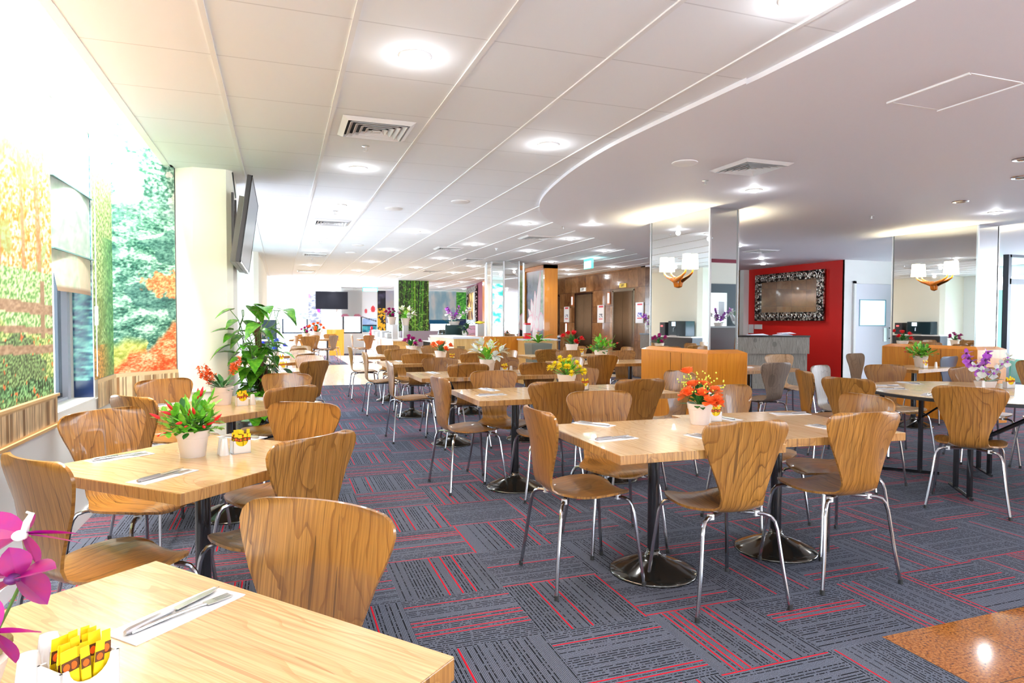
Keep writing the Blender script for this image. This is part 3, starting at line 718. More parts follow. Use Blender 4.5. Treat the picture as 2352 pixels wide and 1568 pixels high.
def column(x0, x1, y0, y1, label, label2):
    c = thing('mirrored_column', label, 'mirrored column', ((x0+x1)/2, (y0+y1)/2, 0)); cx, cy = (x0+x1)/2, (y0+y1)/2
    L = lambda a, b, c0, d, e, f: B(a-cx, b-cx, c0-cy, d-cy, e, f)
    L(x0+.01, x1-.01, y0+.01, y1-.01, 0, PZ-.001).obj('core', WALLW, c)
    L(x0, x0+.008, y0+.02, y1-.02, .985, PZ-.002).obj('mirror_panel', MIRROR, c)
    L(x0+.02, x1-.02, y0, y0+.008, .985, PZ-.002).obj('mirror_panel', MIRROR, c)
    L(x1-.008, x1, y0+.02, y1-.02, .985, PZ-.002).obj('mirror_panel', MIRROR, c)
    e = MB()
    for xx, yy in ((x0, y0), (x1, y0), (x0, y1), (x1, y1)): e.box(xx-cx-.008, xx-cx+.014*(1 if xx == x0 else .6), yy-cy-.008, yy-cy+.014, .985, PZ-.002)
    e.obj('corner_trim', ALU, c)
    p = .082
    b = MB().box(x0-p-cx, x1+p-cx, y0-p-cy, y1+p-cy, .11, .948)
    k = c
    b.obj('timber_casing', CAB, k, bevel=.004)
    v = []; 
    for (q, z) in ((p, .948), (0.002, .986)):
        v += [(x0-q-cx, y0-q-cy, z), (x1+q-cx, y0-q-cy, z), (x1+q-cx, y1+q-cy, z), (x0-q-cx, y1+q-cy, z)]
    MB().add(v, [(0, 1, 5, 4), (1, 2, 6, 5), (2, 3, 7, 6), (3, 0, 4, 7)]).obj('sloped_cap', CAB, k)
    L(x0-p-.012, x1+p+.012, y0-p-.012, y1+p+.012, 0, .11).obj('plinth', CAB, k)
    g = MB()
    for yy in (y0+.40, y0+.62): g.box(x0-p-cx-.002, x0-p-cx+.002, yy-cy-.004, yy-cy+.004, .11, .93)
    g.obj('joint_groove', mat('groove', rgb(120, 62, 8), .7), k)
column(4.43, 4.80, 6.0, 7.2, 'square mirrored column behind the front tables, left of the grey counter', 'orange timber casing around the mirrored column left of the grey counter')
column(8.38, 8.76, 5.85, 7.07, 'mirrored column on the right, beside the white door', 'orange timber casing around the right-hand mirrored column')
sconce(4.43, 6.60, 1.80, 0, 'twin shaded antler sconce glowing on the mirrored column left of the grey counter')
sconce(8.38, 6.43, 1.83, 0, 'twin shaded antler sconce glowing on the right-hand mirrored column')
sconce(4.80, 6.60, 1.80, PI, 'twin shaded antler sconce on the hidden right side of the nearer mirrored column')
sconce(8.76, 6.43, 1.83, PI, 'twin shaded antler sconce on the hidden right side of the far-right mirrored column')
# octagonal column
oc = [(4.20, 13.47), (4.24, 13.22), (4.45, 13.04), (4.76, 12.95), (4.98, 13.25), (4.98, 13.7), (4.7, 13.95), (4.3, 13.85)]
ocx, ocy = 4.6, 13.45
c = thing('mirrored_column', 'many-sided mirrored column behind the rows of tables beside the lotus panel', 'mirrored column', (ocx, ocy, 0))
MB().prism([((a-ocx)*.99, (b-ocy)*.99) for a, b in oc], 0, CZ-.001).obj('core', WALLW, c)
for i in range(8):
    p = Vector((*oc[i], 0)); q = Vector((*oc[(i+1) % 8], 0)); dd = (q-p).normalized(); n = Vector((dd.y, -dd.x, 0))
    mm = MB(); a = p+dd*.02-Vector((ocx, ocy, 0)); b = q-dd*.02-Vector((ocx, ocy, 0))
    mm.prism([tuple(a.xy), tuple(b.xy), tuple((b-n*.006).xy), tuple((a-n*.006).xy)], .98, CZ-.002).obj('mirror_panel', MIRROR, c)
    B(p.x-ocx-.014, p.x-ocx+.014, p.y-ocy-.014, p.y-ocy+.014, .98, CZ-.002).obj('corner_trim', ALU, c)
k = c; dx_, dy_ = ocx, ocy
cs = [(3.97, 12.95), (4.1, 12.88), (4.91, 12.88), (5.0, 13.0), (5.0, 14.1), (3.97, 14.1)]
MB().prism([(a-ocx, b-ocy) for a, b in cs], 0, .95).obj('timber_casing', CAB, k)
MB().prism([((a-ocx)*1.01, (b-ocy)*1.02) for a, b in cs], .95, .975).obj('cap', CAB, k)
# ---- lotus panel
t = thing('lotus_screen', 'tall orange-framed screen with a pink lotus print beside the lifts', 'partition', (5.6, 14.1, 0))
B(.0, .26, -.62, .62, .02, 2.52).obj('core', CAB, t)
MB().box(-.05, .27, -.65, -.58, 0, CZ-.01).box(-.05, .27, .58, .65, 0, CZ-.01).box(-.05, .27, -.65, .65, 2.48, CZ-.01).obj('frame', CAB, t)
def lotus(u, v):   # u from the far edge to the near edge
    w, h = 1.16, 2.4; s = u/w; tt = v/h
    c = lerp((.05, .07, .08), (.30, .32, .42), max(0, fbm(u, v, 2.5, 3, 120)+.5*tt))
    if s > .60 and tt > .55: c = lerp(c, leafy(u, v, (.30, .45, .12), (.85, .92, .60), 3, 121), min(1, (s-.6)*5))
    if tt < .32 and .15 < s < .62: c = leafy(u, v, (.16, .32, .08), (.70, .80, .20), 4, 122)
    if tt > .86: c = lerp(c, (.95, .95, .98), (tt-.86)*7)
    def pet(cx, cy, rx, ry, ang, col0=(1, .95, .95), col1=(.98, .62, .72)):
        nonlocal c
        dx, dy = s-cx, (tt-cy)*2.07; ca, sa = math.cos(ang), math.sin(ang); a, b = dx*ca+dy*sa, -dx*sa+dy*ca
        tpr = rx*(1-.55*(b/ry))
        q = (a/max(tpr, .01))**2+(b/ry)**2
        if q < 1: c = lerp(col0, col1, max(0, (q-.55)*2))
    pet(.36, .60, .12, .30, .30); pet(.50, .64, .12, .36, .05); pet(.66, .70, .12, .62, -.18); pet(.30, .55, .10, .26, .8)
    pet(.22, .505, .16, .17, 1.4); pet(.84, .50, .17, .20, -1.9); pet(.46, .365, .12, .30, 2.85); pet(.58, .50, .12, .14, 0)
    return c
panel('lotus_print', (-.012, .58, .06), (0, -1.16, 0), (0, 0, 2.4), .012, lotus, parent=t, rough=.25)
# ================================================================= CEILING FITTINGS
ringm = mat('lamp_ring', (.85, .85, .85), .4)
def downlight(x, y, z, label, group, on=True, pw=10):
    t = thing('downlight', label, 'ceiling lamp', (x, y, z), 0, group)
    return t
ring_me = None
dl = [(0.62, 3.145), (0.62, 5.571), (0.62, 7.414), (0.62, 10.5), (0.625, 12.38), (0.633, 15.57), (0.64, 17.43), (0.64, 20.6), (0.64, 23.1),
      (1.934, 2.074), (1.83, 4.368), (1.82, 9.228), (1.84, 11.76), (1.846, 14.23), (1.86, 16.8), (1.87, 19.3), (1.86, 21.87), (1.865, 24.86),
      (3.026, 10.395), (3.05, 12.94), (3.04, 15.34), (3.07, 17.92), (3.07, 20.42), (3.1, 21.8), (3.1, 23.15), (3.009, 7.946),
      (4.22, 11.0), (4.21, 14.5), (4.266, 16.59), (5.5, 20.33), (5.53, 23.52), (5.5, 18.5), (5.45, 12.84), (5.40, 15.9), (6.64, 14.63), (7.29, 15.92), (7.25, 13.44), (6.77, 24.7),
      (3.783, 7.576), (4.215, 9.18), (5.485, 10.494)]
dp = [(4.226, 5.064), (7.624, 5.133), (7.056, 8.80), (8.885, 10.41), (9.767, 11.39)]
extra = [(.62, .8), (.62, -1.6), (.62, -4), (1.9, -.6), (1.9, -3), (-.4, -2.5)]
extrap = [(3.6, 1.2), (6.0, 1.5), (3.8, -2.2), (6.4, -2.0), (9, 0), (10.5, 3.5), (9, -4), (12, 7)]
bulb = MB().lathe([(.001, -.024), (.03, -.022), (.05, -.012), (.056, 0)], 16, cap=False)
ring = MB().lathe([(.056, -.001), (.060, -.010), (.076, -.008), (.080, 0)], 20, cap=False)
proto = thing('downlight', 'x', 'ceiling lamp', (0, 0, 0)); ring.obj('trim_ring', ringm, proto, smooth='all'); bulb.obj('bulb', LAMPM, proto, smooth='all')
lamp('downlight_glow', 'POINT', (0, 0, -.075), 1.0, (.90, .95, 1), .03, None, proto)
lamp('downlight_beam', 'SPOT', (0, 0, -.04), 21, (.93, .965, 1), .06, (0, 0, 0), proto, angle=2.5)
remember(proto); first = True
def put_light(x, y, z, label, group):
    global first
    if first:
        proto.location = (x, y, z); proto['label'] = label; proto['group'] = group; first = False; return
    dup(proto, (x, y, z), 0, label, group)
NUMN = ['nearest', 'second nearest', 'third', 'fourth', 'fifth', 'sixth', 'seventh', 'eighth', 'ninth']
def rown(i): return NUMN[i] if i < 9 else 'tenth'
cols_ = [('left-hand line of lamps over the aisle', 0, 9), ('second line of lamps from the left', 9, 18), ('third line of lamps from the left', 18, 26)]
for i, (x, y) in enumerate(dl):
    lb = None
    for nm, a, b in cols_:
        if a <= i < b: lb = 'round lit downlight, %s in the %s' % (rown(i-a), nm)
    if lb is None: lb = 'round lit downlight in the tiled ceiling toward the lifts, %s of those' % rown(i-26) if i < 35 else 'round lit downlight among the right-hand tile lamps, %s of those' % rown(i-35)
    put_light(x, y, CZ, lb, 'downlights in the tiled ceiling')
pl = ['lit downlight in the plaster ceiling before the nearer mirrored column', 'lit downlight in the plaster ceiling before the right-hand mirrored column', 'lit downlight seen between the two mirrored columns', 'lit downlight nearer of two above the grey counter', 'lit downlight farther of two above the grey counter']
for (x, y), l in zip(dp, pl): put_light(x, y, PZ, l, 'downlights in the plaster ceiling')
for x, y in extra: put_light(x, y, CZ, 'downlight in the tiled ceiling behind the viewpoint', 'downlights behind the viewpoint')
for x, y in extrap: put_light(x, y, PZ, 'downlight in the plaster ceiling beyond the right edge of view', 'downlights beyond the right edge')
# supply air grilles
GRIL = mat('grille_white', (.84, .83, .82), .5); GRD = mat('duct_dark', (.03, .03, .04), .8)
def grille(x, y, z, label, w=.46):
    t = thing('air_diffuser', label, 'air vent', (x, y, z), 0, 'square air diffusers')
    h = w/2
    B(-h+.03, h-.03, -h+.03, h-.03, -.003, -.001).obj('duct_opening', GRD, t)
    fr = MB()
    def sq(r0, z0, r1, z1, th=.004):
        v = [(-r0, -r0, z0), (r0, -r0, z0), (r0, r0, z0), (-r0, r0, z0), (-r1, -r1, z1), (r1, -r1, z1), (r1, r1, z1), (-r1, r1, z1)]
        fr.add(v, [(0, 1, 5, 4), (1, 2, 6, 5), (2, 3, 7, 6), (3, 0, 4, 7)])
    sq(h, -.002, h-.035, -.022); sq(h-.035, -.022, h-.040, -.004); fr.obj('outer_frame', GRIL, t); fr = MB()
    for k in range(5):
        r = (h-.045)*(1-k*.2)
        sq(r-.030, -.004, r-.004, -.026); sq(r-.004, -.026, r-.008, -.026)
    fr.box(-.02, .02, -.02, .02, -.026, -.022); fr.obj('louvres', GRIL, t)
for (x, y, z, l) in ((.604, 4.40, CZ, 'nearest square white air diffuser over the aisle'), (.63, 8.72, CZ, 'second square air diffuser over the aisle'), (3.66, 9.2, CZ, 'air diffuser near the curved ceiling edge'), (2.77, 11.1, CZ, 'small-looking air diffuser over the fourth table row'),
                     (3.74, 12.87, CZ, 'air diffuser just before the many-sided mirrored column'), (.635, 13.04, CZ, 'third air diffuser over the aisle'), (3.57, 4.32, PZ, 'square air diffuser in the plaster ceiling before the nearer mirrored column'), (7.92, 9.29, PZ, 'air diffuser in the plaster ceiling above the grey counter'),
                     (.63, 17.4, CZ, 'far air diffuser over the pale floor'), (3.6, 16.2, CZ, 'air diffuser before the bamboo column')):
    grille(x, y, z, l)
spr = MB().lathe([(.028, 0), (.028, -.004), (.008, -.006), (.007, -.03), (.016, -.034), (.016, -.037), (.002, -.038)], 10)
for i, (x, y, z) in enumerate(((.594, 4.861, CZ), (.608, 7.84, CZ), (3.595, 8.05, CZ), (.614, 10.93, CZ), (3.542, 4.876, PZ), (6.526, 5.80, PZ), (3.56, 10.84, CZ), (.62, 13.98, CZ), (3.57, 13.82, CZ), (3.6, 16.39, CZ))):
    o = spr.obj('fire_sprinkler', STEEL, smooth=True, loc=(x, y, z))
    tag(o, ['small fire sprinkler just past the nearest diffuser', 'small sprinkler before the second aisle diffuser', 'sprinkler beside the curved ceiling edge', 'sprinkler above the third stretch of the aisle', 'sprinkler in the plaster ceiling left of its lit downlight', 'sprinkler in the plaster ceiling between the mirrored columns', 'sprinkler over the far table rows', 'small far sprinkler over the aisle', 'sprinkler before the many-sided mirrored column', 'small far sprinkler before the bamboo column'][i], 'sprinkler', 'ceiling sprinklers')
spk = MB().lathe([(.10, 0), (.10, -.006), (.085, -.014), (.03, -.018), (.001, -.018)], 24)
for i, (x, y, z) in enumerate(((1.22, 7.43, CZ), (1.816, 6.75, CZ), (2.995, 4.388, PZ), (1.234, 11.2, CZ), (1.245, 12.47, CZ))):
    o = spk.obj('ceiling_disc', GRIL, smooth=True, loc=(x, y, z))
    tag(o, ['round white ceiling speaker between the first and second lamp lines', 'round white ceiling disc left of the curved ceiling edge', 'round pale ceiling disc in the plaster ceiling left of the square diffuser', 'flat white ceiling disc over the far aisle, nearer of two', 'flat white ceiling disc over the far aisle, farther of two'][i], 'ceiling speaker', 'round ceiling discs')
for i, (x, y) in enumerate(((6.615, 4.81), (5.99, 3.83), (5.34, 3.40))):
    t = thing('unlit_downlight', ['unlit downlight ahead of the right-hand mirrored column', 'unlit downlight at the right edge of the ceiling, farther of two', 'unlit downlight at the right edge of the ceiling, nearest'][i], 'ceiling lamp', (x, y, PZ))
    MB().lathe([(.045, .0), (.05, -.010), (.07, -.008), (.075, 0)], 20, cap=False).obj('trim_ring', ALU, t); MB().lathe([(.001, -.003), (.046, -.003)], 16, cap=False).obj('lens', mat('unlit_lens', (.3, .28, .25), .2), t)
t = thing('access_panel', 'rectangular access panel outlined in the plaster ceiling at upper right', 'ceiling hatch', (3.45, 2.565, PZ))
B(-.19, .19, -.22, .22, -.003, 0).obj('hatch', PLASTER, t)
MB().box(-.205, -.19, -.235, .235, -.010, 0).box(.19, .205, -.235, .235, -.010, 0).box(-.2, .2, -.235, -.22, -.004, 0).box(-.2, .2, .22, .235, -.004, 0).obj('edge_strip', mat('hatch_strip', (.9, .9, .9), .5), t)
# exit sign
t = thing('exit_sign', 'glowing white and teal exit sign hanging before the marble wall', 'exit sign', (5.92, 12.0, CZ))
MB().box(-.02, .02, -.18, .18, -.20, 0).obj('light_box', mat('exit_green', rgb(70, 205, 190), .4, emit=1.0, ecol=rgb(70, 205, 190)), t)
MB().box(-.022, .022, -.15, .15, -.19, -.05).obj('legend_face', mat('exit_face', (1, 1, 1), .4, emit=3.0, ecol=(.9, 1, 1)), t)
lamp('exit_glow', 'POINT', (0, -.3, -.06), 1.5, (.4, .95, 1), .05, None, t)
t = thing('exit_sign', 'pale green exit sign hung before the far windows', 'exit sign', (3.2, 25.0, CZ))
B(-.28, .28, -.02, .02, -.16, 0).obj('light_box', bpy.data.materials['exit_green'], t); B(-.25, .25, -.023, .023, -.15, -.04).obj('legend_face', bpy.data.materials['exit_face'], t)
# ---- television on the pillar
t = thing('television', 'black flat television tilted on a bracket high on the cream pillar', 'television', (-.28, 5.93, 1.73))
Rt = Matrix.Rotation(.137, 4, 'Y')    # local z runs up the screen, local x out of it
B(-.035, -.002, -.67, .67, 0, .655).obj('casing', DPLAS, t, bevel=.004).matrix_local = Rt
B(-.075, -.035, -.60, .60, .0, .50).obj('rear_housing', mat('grey_tv_back', rgb(96, 98, 90), .4), t).matrix_local = Rt
B(-.002, .001, -.655, .655, .02, .64).obj('screen', SCREEN, t).matrix_local = Rt
MB().box(-.002, .004, -.67, .67, 0, .012).box(-.002, .004, -.67, .67, .643, .655).box(-.002, .004, -.67, -.658, 0, .655).box(-.002, .004, .658, .67, 0, .655).obj('bezel', BLACK, t).matrix_local = Rt
t = thing('tv_bracket', 'black wall bracket carrying the tilted television on the pillar', 'bracket', (-.38, 6.3, 2.05))
B(0, .015, -.10, .16, -.16, .20).obj('wall_plate', DPLAS, t)
MB().tube([(.015, 0, .10), (.06, -.10, .10), (.06, -.26, .10)], .012, 6).tube([(.015, 0, -.06), (.05, -.10, -.06), (.04, -.26, -.06)], .012, 6).obj('arm', DPLAS, t)
B(.012, .030, -.56, -.52, -.20, .28).obj('rail', DPLAS, t); B(.012, .030, -.20, -.16, -.20, .28).obj('rail', DPLAS, t)
MB().tube([(.03, -.3, .28), (.02, -.3, .38), (.005, -.26, .50)], .006, 6).obj('cable', DPLAS, t)
t = thing('television', 'black television above the far white pillar', 'television', (1.81, 25.22, 1.73))
B(-.585, .585, -.03, .03, 0, .66).obj('casing', DPLAS, t); B(-.57, .57, -.033, -.03, .015, .645).obj('screen', mat('matt_screen', (.012, .012, .016), .5, spec=.1), t); B(-.16, .16, .03, .08, -.10, .72).obj('mount', STEEL, t)

# ================================================================= CHAIRS
PROF = [(.206, .428, .095), (.196, .437, .140), (.165, .445, .178), (.11, .447, .203), (.04, .444, .214), (-.02, .439, .208), (-.07, .436, .190), (-.115, .437, .160), (-.150, .443, .135), (-.178, .456, .118), (-.200, .480, .110), (-.212, .512, .108),
        (-.219, .550, .116), (-.226, .600, .134), (-.233, .650, .154), (-.240, .700, .175), (-.247, .750, .197), (-.252, .785, .210), (-.256, .812, .216), (-.260, .833, .212), (-.263, .848, .200), (-.266, .858, .182), (-.268, .865, .150)]
def shell_mesh(name, m):
    rows = len(PROF); nt = 12; arc = 0; T = []; pv = None
    grid = []
    for i, (u, z, hw) in enumerate(PROF):
        if pv: arc += math.hypot(u-pv[0], z-pv[1])
        pv = (u, z)
        a = PROF[max(0, i-1)]; b = PROF[min(rows-1, i+1)]
        tu, tz = b[0]-a[0], b[1]-a[1]; L = math.hypot(tu, tz); nu, nz = tz/L, -tu/L   # normal toward sitter/up
        if nz < 0 and i < 9: nu, nz = -nu, -nz
        back = max(0, min(1, (z-.50)/.2)) if i > 9 else 0
        row = []
        for k in range(nt+1):
            s = -1+2*k/nt; dish = (.030*back if i > 9 else .010)*s*s+(.006 if i < 9 else 0)*abs(s)**3
            row.append(((s*hw, u, z), (nu, nz), dish, s*hw, arc))
        grid.append(row)
    th = .0055; vs = []; uvs = []
    for side in (1, -1):
        for row in grid:
            for (p, n, dish, a, b) in row:
                nx_, nz_ = (abs(n[0]), n[1]) if p[2] > .5 else n
                off = dish+side*th
                if p[2] > .5: vs.append((p[0], p[1]+off, p[2]))
                else:
                    q = max(0, min(1, (p[2]-.44)/.06)) if p[1] < -.1 else 0
                    vs.append((p[0], p[1]+off*q, p[2]+off*(1-q)))
                uvs.append((a, b))
    W_ = nt+1; R = rows*W_; fs = []
    for i in range(rows-1):
        for k in range(nt):
            a = i*W_+k; fs.append((a, a+1, a+W_+1, a+W_)); fs.append((R+a, R+a+W_, R+a+W_+1, R+a+1))
    loop = [k for k in range(W_)]+[i*W_+nt for i in range(1, rows)]+[(rows-1)*W_+k for k in range(nt-1, -1, -1)]+[i*W_ for i in range(rows-2, 0, -1)]
    for i in range(len(loop)):
        a, b = loop[i], loop[(i+1) % len(loop)]; fs.append((a, R+a, R+b, b))
    me = bpy.data.meshes.new(name); me.from_pydata(vs, [], fs); me.update()
    uv = me.uv_layers.new(name='UVMap')
    for l in me.loops: uv.data[l.index].uv = uvs[l.vertex_index]
    bm = bmesh.new(); bm.from_mesh(me); bmesh.ops.recalc_face_normals(bm, faces=bm.faces)
    for f in bm.faces: f.smooth = True
    for e in bm.edges:
        if len(e.link_faces) == 2 and e.calc_face_angle(0) > 1.0: e.smooth = False
    bm.to_mesh(me); bm.free(); me.materials.append(m); return me
SHELLS = {'oak': shell_mesh('seat_shell', WOODL), 'grey': shell_mesh('seat_shell', WOODG), 'pale': shell_mesh('seat_shell', WOODP),
          'shiny': shell_mesh('seat_shell', mat('blue_reflection_shell', rgb(112, 122, 140), .3))}  # blue-grey reflection on a glossy chair, painted as the shell colour
def leg_pts(sx, sy):
    fx, fy = (.225, .235) if sy > 0 else (.235, -.235)
    return [(sx*.045, sy*.10-.005, .424), (sx*.10, sy*.135, .424), (sx*.145, sy*.163, .423), (sx*.168, sy*.180, .414), (sx*.182, sy*.190, .392), (sx*.190, sy*.196, .36), (sx*.210, fy*.92, .18), (sx*fx, fy, .008)]
def make_chair(kind='oak'):
    t = thing('dining_chair', 'x', 'chair')
    o = bpy.data.objects.new('seat_shell', SHELLS[kind]); COL.objects.link(o); o.parent = t
    for sx in (-1, 1):
        for sy in (1, -1):
            l = MB().tube(leg_pts(sx, sy), .0092, 8).obj('leg', CHROME, t, smooth=True)
            p = Vector(leg_pts(sx, sy)[-1]); MB().tube([p+Vector((0, 0, .016)), p+Vector((sx*.001, 0, -.007))], .0112, 8).obj('foot_cap', RUBBER, l, smooth=True)
            MB().box(sx*.118-.012, sx*.118+.012, sy*.145-.010, sy*.145+.010, .412, .436).obj('clip', WHITEP, t)
    B(-.06, .06, -.09, .09, .418, .430).obj('mounting_plate', DPLAS, t)
    remember(t); return t
CH = {k: make_chair(k) for k in SHELLS}
used = set()
def chair(x, y, th, label, kind='oak', group='bentwood dining chairs'):
    rz = math.radians(th-90)
    if kind not in used:
        c = CH[kind]; used.add(kind); c.location = (x, y, 0); c.rotation_euler = (0, 0, rz); c['label'] = label; c['group'] = group; return c
    return dup(CH[kind], (x, y, 0), rz, label, group)
ch = chair
# front right table
ch(1.43, 2.97, 0, 'wood-look chair side-on at the left end of the large front table')
ch(1.93, 2.55, 86, 'chair seen from behind on the near side of the front table, left of the two')
ch(2.66, 2.60, 87, 'chair seen from behind on the near side of the front table, right of the two')
ch(1.83, 3.36, -95, 'chair facing the viewer across the front table beside the folded napkin')
ch(2.90, 3.42, -80, 'chair facing the viewer behind the pot of orange roses')
ch(3.01, 2.92, 173, 'bright-backed chair at the right end of the front table')
# second row
ch(1.38, 4.92, 7, 'side-on chair at the left end of the second table row')
ch(1.88, 4.51, 86, 'dark-backed chair on the near side of the second table, before the yellow flowers')
ch(2.55, 4.51, 90, 'dark-backed chair on the near side of the second table, right of the yellow flowers')
ch(1.74, 5.13, -90, 'chair facing the viewer across the second table, ring pattern on its back')
ch(2.63, 5.33, -92, 'chair facing the viewer half hidden by the yellow flowers')
ch(3.03, 4.80, 184, 'chair turned left at the right end of the second table before the orange casing')
# third row
ch(1.34, 7.07, 1, 'side-on chair at the left end of the third table row')
ch(1.80, 6.53, 84, 'dark-backed chair on the near side of the third table, left of the white lilies')
ch(2.60, 6.57, 80, 'dark-backed chair on the near side of the third table, right of the white lilies')
ch(1.75, 7.28, -95, 'chair facing the viewer across the third table, left of the white lilies')
ch(2.48, 7.10, -90, 'chair facing the viewer across the third table, right of the white lilies')
ch(3.14, 7.14, 180, 'pale glossy chair turned left at the right end of the third table')
# fourth row
ch(1.33, 9.19, 1, 'side-on chair at the left end of the fourth table row')
ch(1.74, 8.77, 82, 'dark-backed chair on the near side of the fourth table, left of the orange tulips')
ch(2.50, 8.70, 86, 'dark-backed chair on the near side of the fourth table, behind the white lilies')
ch(1.74, 9.45, -92, 'chair facing the viewer across the fourth table, left of its flowers')
ch(2.50, 9.45, -90, 'chair facing the viewer across the fourth table, right of its flowers')
ch(3.0, 9.05, 180, 'small pale chair turned left before the many-sided mirrored column')
# fifth row
ch(1.32, 11.12, 1, 'side-on chair farthest up the aisle at the left end of the fifth table row')
ch(1.72, 10.27, 86, 'dark-backed chair on the near side of the fifth table, left one')
ch(2.51, 10.24, 92, 'dark-backed chair on the near side of the fifth table, right one')
ch(1.81, 11.35, -84, 'small chair facing the viewer across the fifth table, left one')
ch(2.58, 11.14, -78, 'small chair facing the viewer across the fifth table, right one')
ch(3.08, 11.0, 180, 'pale chair turned left at the right end of the fifth table')
# right-hand rows
ch(3.88, 9.52, 93, 'dark-backed chair before the red flowers near the stone planter')
ch(4.84, 10.18, -100, 'chair facing the viewer behind the red flowers')
ch(3.68, 10.1, -35, 'light chair turned right at the left end of the red-flower table')
ch(5.32, 9.75, 180, 'pale chair turned left at the right end of the red-flower table')
ch(3.95, 7.76, 84, 'dark-backed waisted chair before the little red-berry plant')
ch(4.77, 8.34, -95, 'chair facing the viewer beside the grey counter end')
ch(4.05, 8.60, -85, 'chair mostly hidden behind the little red-berry plant')
# left-hand diamond tables
ch(-.075, 1.40, -130, 'large close chair in the left foreground, its back filling the lower left')
ch(-.03, 2.72, 130, 'dark-backed chair right of the red chilli plant, turned toward it')
ch(-.02, 3.37, -125, 'bright chair with a knot on its back behind the dark chilli-table chair')
ch(-.56, 2.575, 41, 'chair at the left edge of view, facing right to the chilli-plant table')
ch(-.63, 3.42, -42, 'bright chair under the garden film at the chilli-plant table')
ch(-.63, 4.37, 43, 'chair with a pale sheen at the second diamond table, near left side')
ch(-.665, 5.15, -52, 'bright chair below the bamboo band at the second diamond table')
ch(-.075, 4.67, 128, 'dark-backed chair on the aisle side of the second diamond table')
ch(-.06, 5.38, -117, 'bright chair on the aisle side of the second diamond table beside the climbing plant')
ch(.185, 7.49, 133, 'tall dark-backed chair nearest the aisle beyond the climbing plant')
ch(.19, 8.28, -132, 'chair facing left just beyond the tall dark-backed one on the aisle')
ch(.12, 9.10, 144, 'dark-backed chair at the fourth diamond table by the aisle')
ch(.11, 9.85, -136, 'chair facing the viewer at the fourth diamond table by the aisle')
ch(.08, 10.95, 142, 'dark-backed chair at the fifth diamond table by the aisle')
ch(.18, 11.6, -130, 'farthest chair of the diamond tables along the left side')
ch(-.46, 7.35, 45, 'chair behind the climbing plant stem, near the cream pillar')
ch(-.50, 8.05, -48, 'chair behind the leaves of the climbing plant')
# round table
RT = (5.42, 3.66)
ch(4.55, 3.20, 33, 'chair with swirling grain seen from behind, before the purple orchid')
ch(5.70, 4.72, -109, 'plain brown chair facing the viewer across the round table')
ch(6.15, 4.22, -128, 'brown chair facing the viewer directly behind the purple orchid')
ch(4.36, 3.92, 14, 'knotted dark chair tucked in at the left of the round table')
ch(4.60, 4.48, -24, 'narrow side-on chair left of the round table, before the red wall')
ch(5.12, 4.82, -68, 'greyish chair left of the round table against the red wall', 'grey')
ch(6.34, 3.70, 172, 'chair cut by the right edge of the view beside the round table')
# behind
ch(4.95, 5.80, 95, 'dark grey chair before the grey counter', 'grey')
ch(6.22, 6.72, -96, 'chair toned pale by light, facing the viewer before the grey counter', 'pale')
ch(7.48, 6.60, -78, 'chair toned greenish grey by reflected light in front of the white door', 'grey')
ch(7.96, 6.14, 102, 'slate chair, blue-grey reflection in its colour, before the right-hand orange casing', 'shiny')
ch(9.35, 6.9, -110, 'grey chair beyond the right-hand mirrored column', 'grey')
ch(7.75, 4.9, 178, 'dark brown chair at the right edge beyond the round table')
# far group
ch(.78, 19.0, 75, 'dark-backed chair near side of the far left group of tables')
ch(1.10, 20.5, 45, 'chair just behind the dark one in the far left group')
ch(1.30, 19.9, 138, 'pale purple chair turned away in the far left group', 'grey')
ch(.54, 20.2, 37, 'brown chair beside the black machines at the far left')
ch(.75, 21.7, -80, 'small dark chair facing the viewer in the far left group')
ch(1.55, 21.6, -80, 'small dark chair before the orange pillar boxing')
ch(2.33, 20.9, 0, 'side-on chair facing right beneath the far windows')
ch(2.40, 20.2, 122, 'chair turned left at the far window table beside the buffet')
ch(4.85, 20.0, -150, 'brown chair right of the black urn at the far end')
for k in CH:
    if k not in used: raise RuntimeError(k)

# ================================================================= TABLES
def pedestal(parent, x, y, h, r=.225):
    MB().lathe([(.03, .02), (.03, h)], 16, Matrix.Translation((x, y, 0))).obj('column', BLACK, parent, smooth=True)
    MB().lathe([(r, 0), (r, .008), (r*.97, .014), (r*.85, .026), (r*.6, .052), (r*.36, .072), (r*.2, .085), (.036, .105), (.033, .12)], 32, Matrix.Translation((x, y, 0))).obj('base', BASEM, parent, smooth='all')
    B(x-.14, x+.14, y-.02, y+.02, h-.012, h).box(x-.02, x+.02, y-.14, y+.14, h-.012, h).obj('spider_plate', BLACK, parent)
def table(cx, cy, w, d, rz, label, peds, name='pedestal_table', top=WOODT, edge=WOODE, r=.225, th=.04):
    t = thing(name, label, 'table', (cx, cy, 0), math.radians(rz), 'pedestal tables')
    e = B(-w/2, w/2, -d/2, d/2, TZ-th, TZ-.0015).obj('tabletop', edge, t, bevel=.002)
    B(-w/2+.001, w/2-.001, -d/2+.001, d/2-.001, TZ-.0015, TZ).obj('top_surface', top, t)
    for x, y in peds: pedestal(t, x, y, TZ-th, r)
    return t
P2 = [(-.425, .06), (.425, .06)]
table(1.762, 2.805, .85, .85, -1, 'square wood-top table at front right, left of the joined pair', [(.05, .10)])
table(2.590, 2.875, .845, .85, -4, 'square wood-top table at front right, right of the joined pair, under the orange roses', [(.05, .08)])
table(2.14, 4.76, 1.66, .80, 0, 'second wood-top table from the front, with the yellow flowers', [(-.42, .0), (.42, .0)])
table(2.12, 6.66, 1.66, .82, 0, 'third wood-top table, with the white lilies', [(-.42, 0), (.42, 0)])
